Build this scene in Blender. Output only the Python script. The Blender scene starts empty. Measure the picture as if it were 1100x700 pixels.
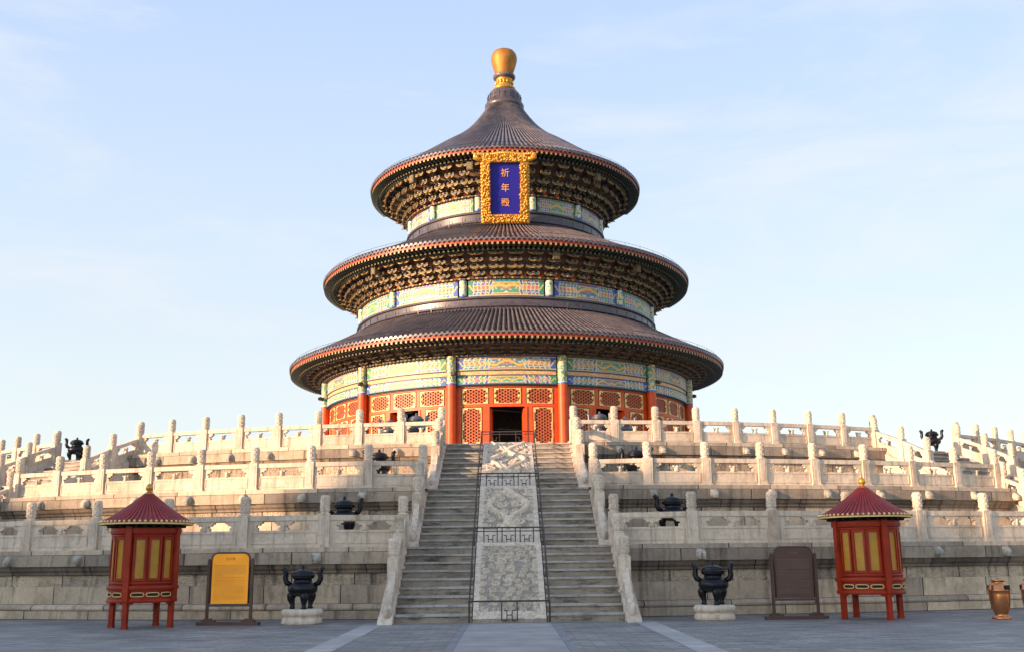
import bpy, bmesh, math, random
from math import sin, cos, pi, radians, sqrt, atan2, floor
from mathutils import Vector, Matrix, noise
random.seed(7)
SC = bpy.context.scene
COL = SC.collection

# ------------------------------------------------------------------ camera
YAW, PITCH, ROLL = -0.0057, 0.2223, 0.0106
cd = bpy.data.cameras.new('camera'); cam = bpy.data.objects.new('camera', cd); COL.objects.link(cam)
cd.sensor_width = 36.0; cd.sensor_fit = 'HORIZONTAL'; cd.lens = 1112.9 / 1100 * 36
cd.clip_start = 0.1; cd.clip_end = 6000
cam.matrix_world = (Matrix.Translation((-0.0147, -73.96, 1.4914)) @ Matrix.Rotation(YAW, 4, 'Z')
                    @ Matrix.Rotation(pi/2 + PITCH, 4, 'X') @ Matrix.Rotation(-ROLL, 4, 'Z'))
SC.camera = cam

# ------------------------------------------------------------------ light
SUN_AZ, SUN_EL = radians(61), radians(10.0)      # azimuth measured from straight behind the camera towards its left
to_sun = Vector((-sin(SUN_AZ)*cos(SUN_EL), -cos(SUN_AZ)*cos(SUN_EL), sin(SUN_EL)))
W = bpy.data.worlds.new('World'); SC.world = W; W.use_nodes = True
nt = W.node_tree; L = nt.links
bg = nt.nodes['Background']; bg.inputs[1].default_value = 0.15
sky = nt.nodes.new('ShaderNodeTexSky'); sky.sky_type = 'NISHITA'; sky.sun_disc = False
sky.sun_elevation = SUN_EL; sky.sun_rotation = pi + SUN_AZ
sky.air_density = 1.0; sky.dust_density = 0.6; sky.ozone_density = 2.0
tc = nt.nodes.new('ShaderNodeTexCoord')
sep = nt.nodes.new('ShaderNodeSeparateXYZ'); L.new(tc.outputs['Generated'], sep.inputs[0])
grad = nt.nodes.new('ShaderNodeValToRGB'); L.new(sep.outputs['Z'], grad.inputs[0])
ge = grad.color_ramp.elements
ge[0].position = 0.0; ge[0].color = (1.72, 1.72, 1.64, 1)
ge[1].position = 0.9; ge[1].color = (0.75, .98, 1.6, 1)
for p_, c_ in ((0.14, (1.68, 1.74, 1.74, 1)), (0.3, (1.48, 1.68, 1.92, 1)), (0.5, (1.18, 1.48, 2.05, 1))):
    e = ge.new(p_); e.color = c_
mixs = nt.nodes.new('ShaderNodeMix'); mixs.data_type = 'RGBA'; 
# the clear blue of the side away from the sun gives way to the sky texture's own glow on the sunset side
dt = nt.nodes.new('ShaderNodeVectorMath'); dt.operation = 'DOT_PRODUCT'; dt.inputs[1].default_value = (-sin(SUN_AZ), -cos(SUN_AZ), 0)
L.new(tc.outputs['Generated'], dt.inputs[0])
mr = nt.nodes.new('ShaderNodeMapRange'); mr.interpolation_type = 'SMOOTHSTEP'
for k_, v_ in (('From Min', -.15), ('From Max', .75), ('To Min', .85), ('To Max', .25)): mr.inputs[k_].default_value = v_
L.new(dt.outputs['Value'], mr.inputs['Value']); L.new(mr.outputs[0], mixs.inputs[0])
L.new(sky.outputs[0], mixs.inputs[6]); L.new(grad.outputs[0], mixs.inputs[7])
# thin high cloud
mp = nt.nodes.new('ShaderNodeMapping'); mp.inputs['Scale'].default_value = (1.0, 1.0, 4.2); mp.inputs['Rotation'].default_value = (0.0, 0.25, 0.3)
L.new(tc.outputs['Generated'], mp.inputs[0])
cn = nt.nodes.new('ShaderNodeTexNoise'); cn.inputs['Scale'].default_value = 2.3; cn.inputs['Detail'].default_value = 8; cn.inputs['Roughness'].default_value = 0.62; cn.inputs['Distortion'].default_value = 0.35
L.new(mp.outputs[0], cn.inputs['Vector'])
cr = nt.nodes.new('ShaderNodeValToRGB'); cr.color_ramp.elements[0].position = 0.47; cr.color_ramp.elements[1].position = 0.74
cr.color_ramp.elements[1].color = (0.8, 0.8, 0.8, 1)
L.new(cn.outputs[0], cr.inputs[0])
mixc = nt.nodes.new('ShaderNodeMix'); mixc.data_type = 'RGBA'; mixc.inputs[7].default_value = (1.85, 1.88, 1.95, 1)
L.new(cr.outputs[0], mixc.inputs[0]); L.new(mixs.outputs[2], mixc.inputs[6]); L.new(mixc.outputs[2], bg.inputs[0])

sd = bpy.data.lights.new('sun', 'SUN'); sd.energy = 2.75; sd.angle = radians(0.8); sd.color = (1.0, 0.66, 0.40)
so = bpy.data.objects.new('sun', sd); COL.objects.link(so)
so.rotation_euler = to_sun.to_track_quat('Z', 'Y').to_euler()
SC.view_settings.view_transform = 'Standard'; SC.view_settings.look = 'None'
SC.view_settings.exposure = 1.72; SC.view_settings.gamma = 1.0
SC.render.engine = 'CYCLES'

# ------------------------------------------------------------------ materials
MATS = {}
class NT:
    def __init__(s, name):
        s.m = bpy.data.materials.new(name); s.m.use_nodes = True; s.t = s.m.node_tree
        s.b = s.t.nodes['Principled BSDF']; MATS[name] = s.m
    def n(s, typ, **kw):
        o = s.t.nodes.new(typ)
        for k, v in kw.items(): setattr(o, k, v)
        return o
    def l(s, a, b): s.t.links.new(a, b)
    def coord(s, kind='Object', scale=(1, 1, 1), rnd=True):
        t = s.n('ShaderNodeTexCoord'); m = s.n('ShaderNodeMapping'); m.inputs['Scale'].default_value = scale
        s.l(t.outputs[kind], m.inputs[0])
        if rnd:
            oi = s.n('ShaderNodeObjectInfo'); mu = s.n('ShaderNodeMath', operation='MULTIPLY'); mu.inputs[1].default_value = 57.0
            s.l(oi.outputs['Random'], mu.inputs[0]); s.l(mu.outputs[0], m.inputs['Location'])
        return m.outputs[0]
    def noise(s, vec, scale, detail=4, rough=.55, dist=0):
        o = s.n('ShaderNodeTexNoise'); s.l(vec, o.inputs['Vector'])
        o.inputs['Scale'].default_value = scale; o.inputs['Detail'].default_value = detail
        o.inputs['Roughness'].default_value = rough; o.inputs['Distortion'].default_value = dist
        return o.outputs[0]
    def ramp(s, fac, *stops):
        o = s.n('ShaderNodeValToRGB'); s.l(fac, o.inputs[0]); e = o.color_ramp.elements
        e[0].position, e[0].color = stops[0][0], tuple(stops[0][1]) + (1,)
        e[1].position, e[1].color = stops[-1][0], tuple(stops[-1][1]) + (1,)
        for p, c in stops[1:-1]:
            k = e.new(p); k.color = tuple(c) + (1,)
        return o.outputs[0]
    def mix(s, fac, a, b, mode='MIX'):
        o = s.n('ShaderNodeMix', data_type='RGBA', blend_type=mode)
        for sock, v in ((o.inputs[0], fac), (o.inputs[6], a), (o.inputs[7], b)):
            if isinstance(v, (int, float)): sock.default_value = v
            elif isinstance(v, tuple): sock.default_value = v + (1,) if len(v) == 3 else v
            else: s.l(v, sock)
        return o.outputs[2]
    def bump(s, h, strength=.3, dist=.02):
        o = s.n('ShaderNodeBump'); o.inputs['Strength'].default_value = strength; o.inputs['Distance'].default_value = dist
        s.l(h, o.inputs['Height']); s.l(o.outputs[0], s.b.inputs['Normal'])
    def fin(s, col=None, rough=.7, metal=0, spec=None):
        if col is not None:
            if isinstance(col, tuple): s.b.inputs['Base Color'].default_value = col + (1,)
            else: s.l(col, s.b.inputs['Base Color'])
        s.b.inputs['Roughness'].default_value = rough; s.b.inputs['Metallic'].default_value = metal
        if spec is not None: s.b.inputs['Specular IOR Level'].default_value = spec
        return s.m

g = lambda v: (v, v, v)
def stone(name, base, dirt, dark, kind='Object', blocks=None, bump=.35, streak=1.0, sdir=(5.5, 5.5, .55)):
    s = NT(name); v = s.coord(kind, rnd=(kind == 'Object'))
    big = s.noise(v, .8, 5, .6); fine = s.noise(v, 9, 6, .65)
    c = s.ramp(big, (.3, dirt), (.48, base), (.7, tuple(min(1, x*1.14) for x in base)))
    c = s.mix(.5, c, s.ramp(fine, (.3, g(.62)), (.6, g(1.0)), (.8, g(1.12))), 'MULTIPLY')
    vs = s.coord(kind, scale=sdir if kind == 'Object' else (3.2, .4, 1), rnd=(kind == 'Object'))
    st = s.noise(vs, 1.0, 6, .7)
    c = s.mix(s.ramp(st, (.50, g(0)), (.66, g(min(1, .8*streak)))), c, dark)
    bm_h = fine
    if blocks:
        bt = s.n('ShaderNodeTexBrick'); tc_ = s.n('ShaderNodeTexCoord')
        s.l(tc_.outputs[kind], bt.inputs['Vector'])
        bt.inputs['Scale'].default_value = 1; bt.inputs['Brick Width'].default_value = blocks[0]; bt.inputs['Row Height'].default_value = blocks[1]
        bt.inputs['Mortar Size'].default_value = .018; bt.inputs['Mortar Smooth'].default_value = .3; bt.offset = blocks[2] if len(blocks) > 2 else .5
        bt.inputs['Color1'].default_value = (.62, .61, .62, 1); bt.inputs['Color2'].default_value = (1.18, 1.14, 1.06, 1); bt.inputs['Mortar'].default_value = (.10, .09, .08, 1)
        c = s.mix(1.0, c, bt.outputs['Color'], 'MULTIPLY')
    s.fin(c, .75, spec=.3); s.bump(bm_h, bump, .03)
    return s.m
M_MARBLE = stone('aged_marble', (.68, .555, .43), (.47, .37, .27), (.24, .185, .135), bump=.4, streak=.75)
M_LEDGE = stone('ledge_marble', (.64, .515, .39), (.42, .325, .235), (.13, .10, .075), 'UV', (2.4, 5.0), .4, .8)
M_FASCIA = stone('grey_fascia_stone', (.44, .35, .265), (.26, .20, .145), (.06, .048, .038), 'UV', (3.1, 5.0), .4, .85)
M_UNDER = stone('shaded_moulding_stone', (.27, .21, .16), (.13, .10, .075), (.04, .032, .026), 'UV', (2.7, 5.0), .4, 1.2)  # shade under the fascia painted into a darker base, with stain streaks
M_WALLST = stone('wall_block_stone', (.68, .53, .375), (.43, .325, .225), (.10, .078, .058), 'UV', (2.15, 5.0), .7, .8)
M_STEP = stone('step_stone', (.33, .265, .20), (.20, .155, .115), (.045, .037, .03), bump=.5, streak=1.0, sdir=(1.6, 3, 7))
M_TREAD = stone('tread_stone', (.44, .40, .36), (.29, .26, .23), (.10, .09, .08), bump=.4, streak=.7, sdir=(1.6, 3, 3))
M_FLOORST = stone('terrace_paving_stone', (.40, .37, .33), (.30, .27, .24), (.16, .14, .12), bump=.3)
M_CARVBAND = stone('carved_band_stone', (.66, .52, .38), (.40, .31, .22), (.07, .058, .045), 'UV', (1.75, 5.0), 1.0, 1.1)
_n = M_CARVBAND.node_tree; _t = _n.nodes.new('ShaderNodeTexNoise'); _t.inputs['Scale'].default_value = 7; _t.inputs['Distortion'].default_value = 2.5
_c = _n.nodes.new('ShaderNodeTexCoord'); _n.links.new(_c.outputs['UV'], _t.inputs['Vector'])
_b = [q for q in _n.nodes if q.type == 'BUMP'][0]; _b.inputs['Distance'].default_value = .08; _n.links.new(_t.outputs[0], _b.inputs['Height'])
M_SPOUT = stone('spout_stone', (.50, .44, .35), (.27, .24, .19), (.10, .09, .08), bump=.6)

# carved ramp slab
s = NT('carved_slab_marble'); v = s.coord('Object', rnd=False)
w1 = s.noise(v, 4.2, 3, .5, 2.4); w2 = s.noise(v, 12, 3, .6, 1.5)
c = s.ramp(w1, (.33, (.52, .41, .29)), (.5, (.72, .58, .43)), (.7, (.78, .65, .50)))
c = s.mix(.6, c, s.ramp(w2, (.35, g(.55)), (.55, g(1.0))), 'MULTIPLY')
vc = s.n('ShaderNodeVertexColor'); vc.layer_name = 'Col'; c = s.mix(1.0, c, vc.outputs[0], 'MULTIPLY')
s.fin(c, .7); s.bump(w2, .35, .03)
M_CARVED = s.m

# ground paving
s = NT('brick_paving'); v = s.coord('Object', rnd=False)
bt = s.n('ShaderNodeTexBrick'); s.l(v, bt.inputs['Vector']); bt.inputs['Scale'].default_value = 1
bt.inputs['Brick Width'].default_value = .48; bt.inputs['Row Height'].default_value = .24; bt.inputs['Mortar Size'].default_value = .014
bt.inputs['Color1'].default_value = (.72, .72, .74, 1); bt.inputs['Color2'].default_value = (1.18, 1.16, 1.12, 1); bt.inputs['Mortar'].default_value = (.56, .55, .53, 1)
c = s.ramp(s.noise(v, .55, 6, .65), (.3, (.17, .163, .155)), (.5, (.24, .228, .215)), (.7, (.32, .30, .28)))
c = s.mix(1.0, c, bt.outputs[0], 'MULTIPLY')
c = s.mix(s.ramp(s.noise(s.coord('Object', (1, 3.5, 1), False), 1.1, 7, .7, .6), (.52, g(0)), (.64, g(.75))), c, (.065, .068, .075))
s.fin(c, .62); s.bump(s.noise(v, 12, 5), .35, .015); M_PAVE = s.m
def flag(name, a, b, bw, bh):
    s = NT(name); v = s.coord('Object', rnd=False)
    bt = s.n('ShaderNodeTexBrick'); s.l(v, bt.inputs['Vector']); bt.inputs['Scale'].default_value = 1; bt.offset = 0
    bt.inputs['Brick Width'].default_value = bw; bt.inputs['Row Height'].default_value = bh; bt.inputs['Mortar Size'].default_value = .012
    bt.inputs['Color1'].default_value = (.86, .86, .88, 1); bt.inputs['Color2'].default_value = (1.08, 1.07, 1.05, 1); bt.inputs['Mortar'].default_value = (.45, .45, .45, 1)
    c = s.mix(1.0, s.ramp(s.noise(v, 1.4, 6, .6), (.35, a), (.65, b)), bt.outputs[0], 'MULTIPLY')
    s.fin(c, .55); s.bump(s.noise(v, 20, 4), .2, .01); return s.m
M_PATH = flag('central_way_slabs', (.25, .245, .24), (.37, .36, .345), 4.0, 1.35)
M_KERBST = flag('pale_kerb_stone', (.32, .315, .305), (.44, .425, .40), 3.0, .62)
M_FLAGS = flag('grey_court_slabs', (.17, .185, .21), (.25, .26, .28), 1.1, .55)

def plain(name, col, rough=.5, metal=0, var=.25, scale=3.0, bump=0, bs=20):
    s = NT(name); v = s.coord('Object')
    c = s.mix(1.0, col, s.ramp(s.noise(v, scale, 5, .6), (.3, g(1-var)), (.7, g(1+var*.5))), 'MULTIPLY')
    s.fin(c, rough, metal)
    if bump: s.bump(s.noise(v, bs, 4), bump, .02)
    return s.m
M_TILE = plain('glazed_roof_tile', (.145, .122, .130), .33, 0, .5, 1.6)
M_TILE.node_tree.nodes['Principled BSDF'].inputs['Specular IOR Level'].default_value = .5
M_PAN = plain('dark_pan_tile', (.016, .014, .024), .5, 0, .4, 3)
M_RIDGE = plain('glazed_ridge_moulding', (.085, .068, .078), .32, 0, .4, 2.5)
M_RED = plain('red_lacquer', (.62, .078, .007), .5, 0, .22, 2.2)
M_DOORRED = plain('deep_red_lacquer', (.36, .035, .018), .5, 0, .2, 3)
M_LATTICE = plain('lattice_red', (.50, .11, .03), .5)
M_GOLD = plain('gold_leaf', (.72, .35, .06), .40, .7, .25, 6)
M_GOLDP = plain('gold_paint', (.80, .56, .22), .5, .15, .2, 6)
M_LATBACK = plain('lattice_backing', (.07, .014, .008), .8)
M_DARK = plain('dark_interior', (.012, .008, .007), .8)
M_SOFFIT = plain('soffit_boards', (.10, .050, .036), .7, 0, .3, 6)
M_RAFTER = plain('rafter_green', (.045, .058, .046), .6)
M_RAFTIP = plain('rafter_gold_end', (.42, .26, .085), .5)
M_ORANGE = plain('eave_board_orange', (.62, .11, .025), .5)
M_EAVERED = plain('eave_board_red', (.36, .042, .014), .5)
M_BGREEN = plain('bracket_green', (.16, .12, .06), .6, 0, .3, 8)
M_BBLUE = plain('bracket_blue', (.065, .068, .082), .6, 0, .3, 8)
M_BGOLD = plain('bracket_gold_edge', (.42, .27, .10), .55, .1, .5, 9)
M_BSHADED = plain('bracket_shaded_edge', (.16, .105, .04), .6, 0, .4, 9)  # bracket gold and orange painted darker, for shade under the lowest roof
M_BBACK = plain('bracket_back_board', (.15, .075, .045), .7)
M_BLUE = plain('plaque_blue', (.020, .018, .30), .35, 0, .1)
M_GLOBE = plain('gilded_globe', (.44, .19, .04), .6, .5, .35, 1.6)
M_BRONZE = plain('black_bronze', (.016, .016, .020), .34, .55, .5, 5, .15, 9)
M_OLDBRONZE = plain('patinated_bronze', (.14, .135, .145), .38, .5, .4, 4)
M_IRON = plain('brown_iron', (.05, .033, .030), .5, .2)
M_PAVRED = plain('pavilion_red', (.33, .024, .003), .5, 0, .35, 2.5); M_PAVRED.node_tree.nodes['Principled BSDF'].inputs['Specular IOR Level'].default_value = .3
M_PAVROOF = plain('pavilion_roof_crimson', (.29, .024, .022), .55, 0, .25, 4)
M_YPANE = plain('amber_pane', (.46, .215, .012), .4, 0, .2, 5)
M_FRAMEBR = plain('brown_frame', (.085, .040, .028), .45, .1)
M_BRASS = plain('brass_sheet', (1.0, .385, .03), .42, .6, .1, 2.0)
M_BRSIGN = plain('brown_sign_sheet', (.105, .052, .038), .5, .2, .1)
M_INK = plain('engraved_ink', (.74, .31, .04), .6)
M_INK2 = plain('dull_engraving', (.19, .11, .085), .6)
M_COPPER = plain('copper', (.74, .30, .12), .24, .95, .2, 5)
M_CHARG = plain('character_gold', (.85, .42, .12), .5, .2, .1)
M_BLACK = plain('black_slot', (.01, .01, .01), .8)
M_GREYWALL = plain('grey_brick_wall', (.2, .19, .18), .8)
s = NT('painted_pattern'); at = s.n('ShaderNodeVertexColor'); at.layer_name = 'Col'; s.fin(at.outputs[0], .5); M_PAINT = s.m

# ------------------------------------------------------------------ object helpers
WM = {}
def thing(name, label, cat, loc=(0, 0, 0), rotz=0, group=None, kind=None):
    o = bpy.data.objects.new(name, None); COL.objects.link(o); o.empty_display_size = .2
    o.location = loc; o.rotation_euler = (0, 0, rotz)
    WM[o.name] = Matrix.Translation(loc) @ Matrix.Rotation(rotz, 4, 'Z')
    return tag(o, label, cat, group, kind)
def tag(o, label=None, cat=None, group=None, kind=None):
    if label: o['label'] = label
    if cat: o['category'] = cat
    if group: o['group'] = group
    if kind: o['kind'] = kind
    return o
def link(name, mesh, parent=None, M=None, world=False):
    """M = matrix in the parent's space (or, with world=True, in world space)."""
    o = bpy.data.objects.new(name, mesh); COL.objects.link(o)
    M = M or Matrix.Identity(4)
    if parent is not None:
        pw = WM[parent.name]
        ml = pw.inverted() @ M if world else M
        o.parent = parent; o.matrix_basis = ml; WM[o.name] = pw @ ml
    else:
        o.matrix_basis = M; WM[o.name] = M
    return o

class MB:
    def __init__(s): s.v = []; s.f = []; s.m = []; s.sm = []; s.uv = []; s.col = []
    def add(s, vs, fs, mat=0, smooth=False, M=None, uvs=None, cols=None):
        b = len(s.v)
        s.v += [tuple(M @ Vector(p)) for p in vs] if M is not None else [tuple(p) for p in vs]
        for i, f in enumerate(fs):
            s.f.append(tuple(b+k for k in f)); s.m.append(mat); s.sm.append(smooth)
            s.uv.append(uvs[i] if uvs else None); s.col.append(cols[i] if cols else None)
        return s
    def box(s, c, sz, mat=0, M=None, rz=0, top=1.0, ch=0):
        x, y, z = sz[0]/2, sz[1]/2, sz[2]/2
        vs = []
        for zz, k in ((-z, 1.0), (z, top)):
            for xx, yy in ((-x, -y), (x, -y), (x, y), (-x, y)): vs.append((xx*k, yy*k, zz))
        T = Matrix.Translation(c) @ Matrix.Rotation(rz, 4, 'Z')
        if M is not None: T = M @ T
        return s.add(vs, [(0, 3, 2, 1), (4, 5, 6, 7), (0, 1, 5, 4), (1, 2, 6, 5), (2, 3, 7, 6), (3, 0, 4, 7)], mat, False, T)
    def lathe(s, prof, n=32, a0=0.0, a1=2*pi, mat=0, smooth=False, M=None, mats=None, cap=False):
        """angle 0 = -y (towards the camera), growing towards +x"""
        full = abs(a1-a0-2*pi) < 1e-6
        k = n if full else n+1
        vs = []
        for r, z in prof:
            for i in range(k):
                t = a0 + (a1-a0)*i/n; vs.append((r*sin(t), -r*cos(t), z))
        rm = max(p[0] for p in prof); ds = [0]
        for i in range(1, len(prof)): ds.append(ds[-1] + math.hypot(prof[i][0]-prof[i-1][0], prof[i][1]-prof[i-1][1]))
        for j in range(len(prof)-1):
            fs = []; uv = []
            for i in range(n):
                i2 = (i+1) % k if full else i+1
                fs.append((j*k+i, j*k+i2, (j+1)*k+i2, (j+1)*k+i))
                u0, u1 = rm*(a0+(a1-a0)*i/n), rm*(a0+(a1-a0)*(i+1)/n)
                uv.append(((u0, ds[j]), (u1, ds[j]), (u1, ds[j+1]), (u0, ds[j+1])))
            b = len(s.v) if j == 0 else b0
            if j == 0:
                b0 = b; s.add(vs, [], 0, False, M)
            for f, u in zip(fs, uv):
                s.f.append(tuple(b0+q for q in f)); s.m.append(mats[j] if mats else mat); s.sm.append(smooth); s.uv.append(u); s.col.append(None)
        return s
    def tube(s, path, rad, n=8, mat=0, smooth=True, M=None, flat=1.0, cap=True):
        P = [Vector(p) for p in path]; m = len(P)
        R = [rad]*m if isinstance(rad, (int, float)) else list(rad)
        vs = []; up = None
        for i in range(m):
            d = (P[min(i+1, m-1)] - P[max(i-1, 0)]).normalized()
            if up is None:
                up = Vector((0, 0, 1)) if abs(d.z) < .9 else Vector((0, 1, 0))
            sx = d.cross(up).normalized(); up = sx.cross(d).normalized()
            for j in range(n):
                a = 2*pi*j/n; vs.append(P[i] + sx*cos(a)*R[i]*flat + up*sin(a)*R[i])
        fs = [(i*n+j, i*n+(j+1) % n, (i+1)*n+(j+1) % n, (i+1)*n+j) for i in range(m-1) for j in range(n)]
        if cap: fs += [tuple(range(n-1, -1, -1)), tuple((m-1)*n+j for j in range(n))]
        return s.add(vs, fs, mat, smooth, M)
    def blob(s, c, r, mat=0, M=None, n=6, sq=(1, 1, 1)):
        vs = []; fs = []; m = 4
        for i in range(m+1):
            t = pi*i/m
            for j in range(n):
                a = 2*pi*j/n; vs.append((c[0]+r*sq[0]*sin(t)*cos(a), c[1]+r*sq[1]*sin(t)*sin(a), c[2]+r*sq[2]*cos(t)))
        for i in range(m):
            for j in range(n): fs.append((i*n+j, (i+1)*n+j, (i+1)*n+(j+1) % n, i*n+(j+1) % n))
        return s.add(vs, fs, mat, True, M)
    def bend(s, R):
        """x = arc length, y = depth inwards, z: bend round the hall's axis"""
        s.v = [((R-y)*sin(x/R), -(R-y)*cos(x/R), z) for x, y, z in s.v]; return s
    def mesh(s, name, mats):
        me = bpy.data.meshes.new(name); me.from_pydata(s.v, [], s.f)
        for m in (mats if isinstance(mats, (list, tuple)) else [mats]): me.materials.append(m)
        me.polygons.foreach_set('material_index', s.m); me.polygons.foreach_set('use_smooth', s.sm)
        if any(u is not None for u in s.uv):
            ul = me.uv_layers.new(name='UVMap'); k = 0
            data = []
            for f, u in zip(s.f, s.uv):
                for i in range(len(f)): data += (u[i] if u else (0, 0))
            ul.data.foreach_set('uv', data)
        if any(c is not None for c in s.col):
            ca = me.color_attributes.new('Col', 'FLOAT_COLOR', 'CORNER'); data = []
            for f, c in zip(s.f, s.col):
                for i in range(len(f)): data += list(c or (.5, .5, .5)) + [1]
            ca.data.foreach_set('color', data)
        me.update(); return me
    def obj(s, name, mats, parent=None, M=None, world=False): return link(name, s.mesh(name, mats), parent, M, world)

def T(x, y, z): return Matrix.Translation((x, y, z))
def RZ(a): return Matrix.Rotation(a, 4, 'Z')
def polar(R, th, z=0): return Vector((R*sin(th), -R*cos(th), z))

# ------------------------------------------------------------------ setting: ground
def sheet(name, x0, x1, y0, y1, z, mat, nx=1, ny=1):
    b = MB(); b.add([(0, 0, 0), (x1-x0, 0, 0), (x1-x0, y1-y0, 0), (0, y1-y0, 0)], [(0, 1, 2, 3)])
    return tag(b.obj(name, mat, None, T(x0, y0, z)), kind='structure')
sheet('ground', -2500, 2500, -2500, 2500, 0, M_PAVE)
sheet('forecourt_paving', -3.05, 3.05, -110, -47.75, .004, M_PAVE)
sheet('central_path', -.98, 1.0, -110, -47.75, .008, M_PATH)
sheet('path_kerb_left', -3.55, -3.05, -110, -47.75, .008, M_KERBST)
sheet('path_kerb_right', 3.05, 3.55, -110, -47.75, .008, M_KERBST)
sheet('path_edging_left', -1.14, -.98, -110, -47.75, .010, M_FLAGS)
sheet('path_edging_right', 1.0, 1.16, -110, -47.75, .010, M_FLAGS)
sheet('step_apron', -3.55, 3.55, -47.75, -47.3, .012, M_PATH)

# ------------------------------------------------------------------ terraces
Z1, Z2, Z3 = 1.90, 3.76, 5.78
yo = [47.4, 43.4, 39.6]; yi = [43.9, 40.0, 34.6]; hf = [2.85, 2.58, 2.29]
CX = [3.0, 2.75, 2.5]            # x of the centre stair rails
CY = [-44.0, -40.35, -34.85]
FL = radians(29.8); SIDEHALF = [0, 2.85, 2.3]
RB = [45.5, 41.45, 35.5]; RR = [44.9, 40.83, 34.87]; ZB = [0, Z1, Z2]; ZT = [Z1, Z2, Z3]
def spout_mesh():
    b = MB()
    sec = [(-.25, .12, .12, 0), (0, .13, .13, 0), (.16, .16, .15, .01), (.30, .15, .16, .02), (.42, .125, .12, .0), (.52, .115, .085, -.02), (.57, .07, .05, -.02)]; sec = [(y*.62 if y > 0 else y, w*.92, h*.92, dz) for y, w, h, dz in sec]
    n = 10; vs = []
    for y, w, h, dz in sec:
        for j in range(n):
            a = 2*pi*j/n; ca, sa = cos(a), sin(a)
            vs.append((w*math.copysign(abs(ca)**.6, ca), -y, dz+h*math.copysign(abs(sa)**.6, sa)))
    m = len(sec); fs = [(i*n+j, (i+1)*n+j, (i+1)*n+(j+1) % n, i*n+(j+1) % n) for i in range(m-1) for j in range(n)]
    fs += [tuple(range(n)), tuple((m-1)*n+j for j in range(n-1, -1, -1))]
    b.add(vs, fs, 0, True)
    for sx in (-1, 1):
        b.tube([(sx*.07, -.20, .10), (sx*.10, -.12, .155), (sx*.11, -.02, .14)], [.03, .04, .02], 6)
        b.blob((sx*.10, -.24, .06), .035)
    b.box((0, -.30, -.10), (.16, .12, .03))
    return b.mesh('dragon_spout', M_SPOUT)
ME_SPOUT = spout_mesh()
TLAB = ['lowest marble terrace tier with blocky stained wall standing on the courtyard', 'middle marble terrace tier rising behind the lowest balustrade', 'topmost marble terrace tier carrying the round hall']
TERR = []
for k in range(3):
    R, zb, zt = RB[k], ZB[k], ZT[k]; H = zt-zb; q = H/1.9
    t = thing('terrace', TLAB[k], 'terrace', (0, 0, zb), group='stacked marble terraces'); TERR.append(t)
    f = lambda pts: [(R+dr, zz*q) for dr, zz in pts]
    n = 90; gaps = [0.0] + ([] if k == 0 else [FL, -FL]); gw = {0.0: (CX[k]+.12)/R}
    for a_ in (FL, -FL): gw[a_] = (SIDEHALF[k]+.42)/R if k else 0
    gs = sorted(gaps); ARC = []
    for i_, g0 in enumerate(gs):
        g1 = gs[i_+1] if i_+1 < len(gs) else gs[0]+2*pi
        ARC.append((g0+gw[g0], g1-gw[gs[(i_+1) % len(gs)]]))
    class AB(MB):
        def lathe(s_, prof, n_, **kw):
            for a0_, a1_ in ARC: MB.lathe(s_, prof, max(6, int(360*(a1_-a0_)/2/pi)), a0=a0_, a1=a1_, **kw)
    b = AB(); b.lathe(f([(0.02, 0), (0.02, .235), (-.05, .24), (-.05, .245)]), n, mats=[0, 0, 0]); b.obj('base_course', M_WALLST, t)
    b = AB(); b.lathe(f([(-.05, .245), (.03, .255), (.05, .30), (.04, .36), (-.03, .395), (-.12, .41)]), n); b.obj('base_moulding', M_LEDGE, t)
    b = AB(); b.lathe(f([(-.12, .41), (-.13, .415), (-.13, .90)]), n); b.obj('waist_blocks', M_WALLST, t)
    b = AB(); b.lathe(f([(-.13, .90), (-.19, .905), (-.19, 1.19), (-.18, 1.2)]), n); b.obj('carved_band', M_CARVBAND, t)
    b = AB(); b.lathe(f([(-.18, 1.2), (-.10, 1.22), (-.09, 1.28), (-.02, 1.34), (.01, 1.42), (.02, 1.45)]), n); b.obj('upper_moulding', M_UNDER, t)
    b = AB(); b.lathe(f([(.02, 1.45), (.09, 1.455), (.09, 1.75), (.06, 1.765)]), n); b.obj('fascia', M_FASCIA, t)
    b = AB(); b.lathe(f([(.06, 1.765), (.07, 1.77), (.07, 1.895), (.05, 1.90), (-.9, 1.90), (yi[k]-R-.05, 1.90)]), n); b.obj('ledge', M_LEDGE, t)
    rin = 0.0 if k == 2 else RB[k+1]-.3
    b = MB(); b.lathe([(yi[k]-.05, H), (max(rin, .01), H)], 180); b.obj('floor', M_FLOORST, t)

# ------------------------------------------------------------------ balustrade kit
def post_meshes():
    b = MB(); w = .145
    for z0, z1, ww in ((0, .08, .175), (.08, .9, .142)):
        b.box((0, 0, (z0+z1)/2), (2*ww, 2*ww, z1-z0))
    for a in range(4):   # raised edge fillets on each face
        Mx = RZ(a*pi/2)
        b.box((0, -.1465, .5), (.16, .012, .62), M=Mx)
    sh = b.mesh('post', M_MARBLE)
    b = MB()
    b.lathe([(.0, .90), (.15, .90), (.155, .915), (.15, .93), (.115, .945), (.115, .965), (.13, .98), (.136, 1.0), (.136, 1.13), (.130, 1.14), (.136, 1.15), (.136, 1.27), (.13, 1.28), (.136, 1.29), (.135, 1.37), (.125, 1.40), (.10, 1.425), (0, 1.43)], 16, smooth=False)
    for j_, zc in enumerate((1.03, 1.10, 1.19, 1.26, 1.33)):
        for q_ in range(7):
            a_ = 2*pi*(q_+.5*(j_ % 2))/7; b.blob((.126*sin(a_), .126*cos(a_), zc), .025, n=6, sq=(1.2, 1.2, 1.0))
    return sh, b.mesh('post_head', M_MARBLE)
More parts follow.
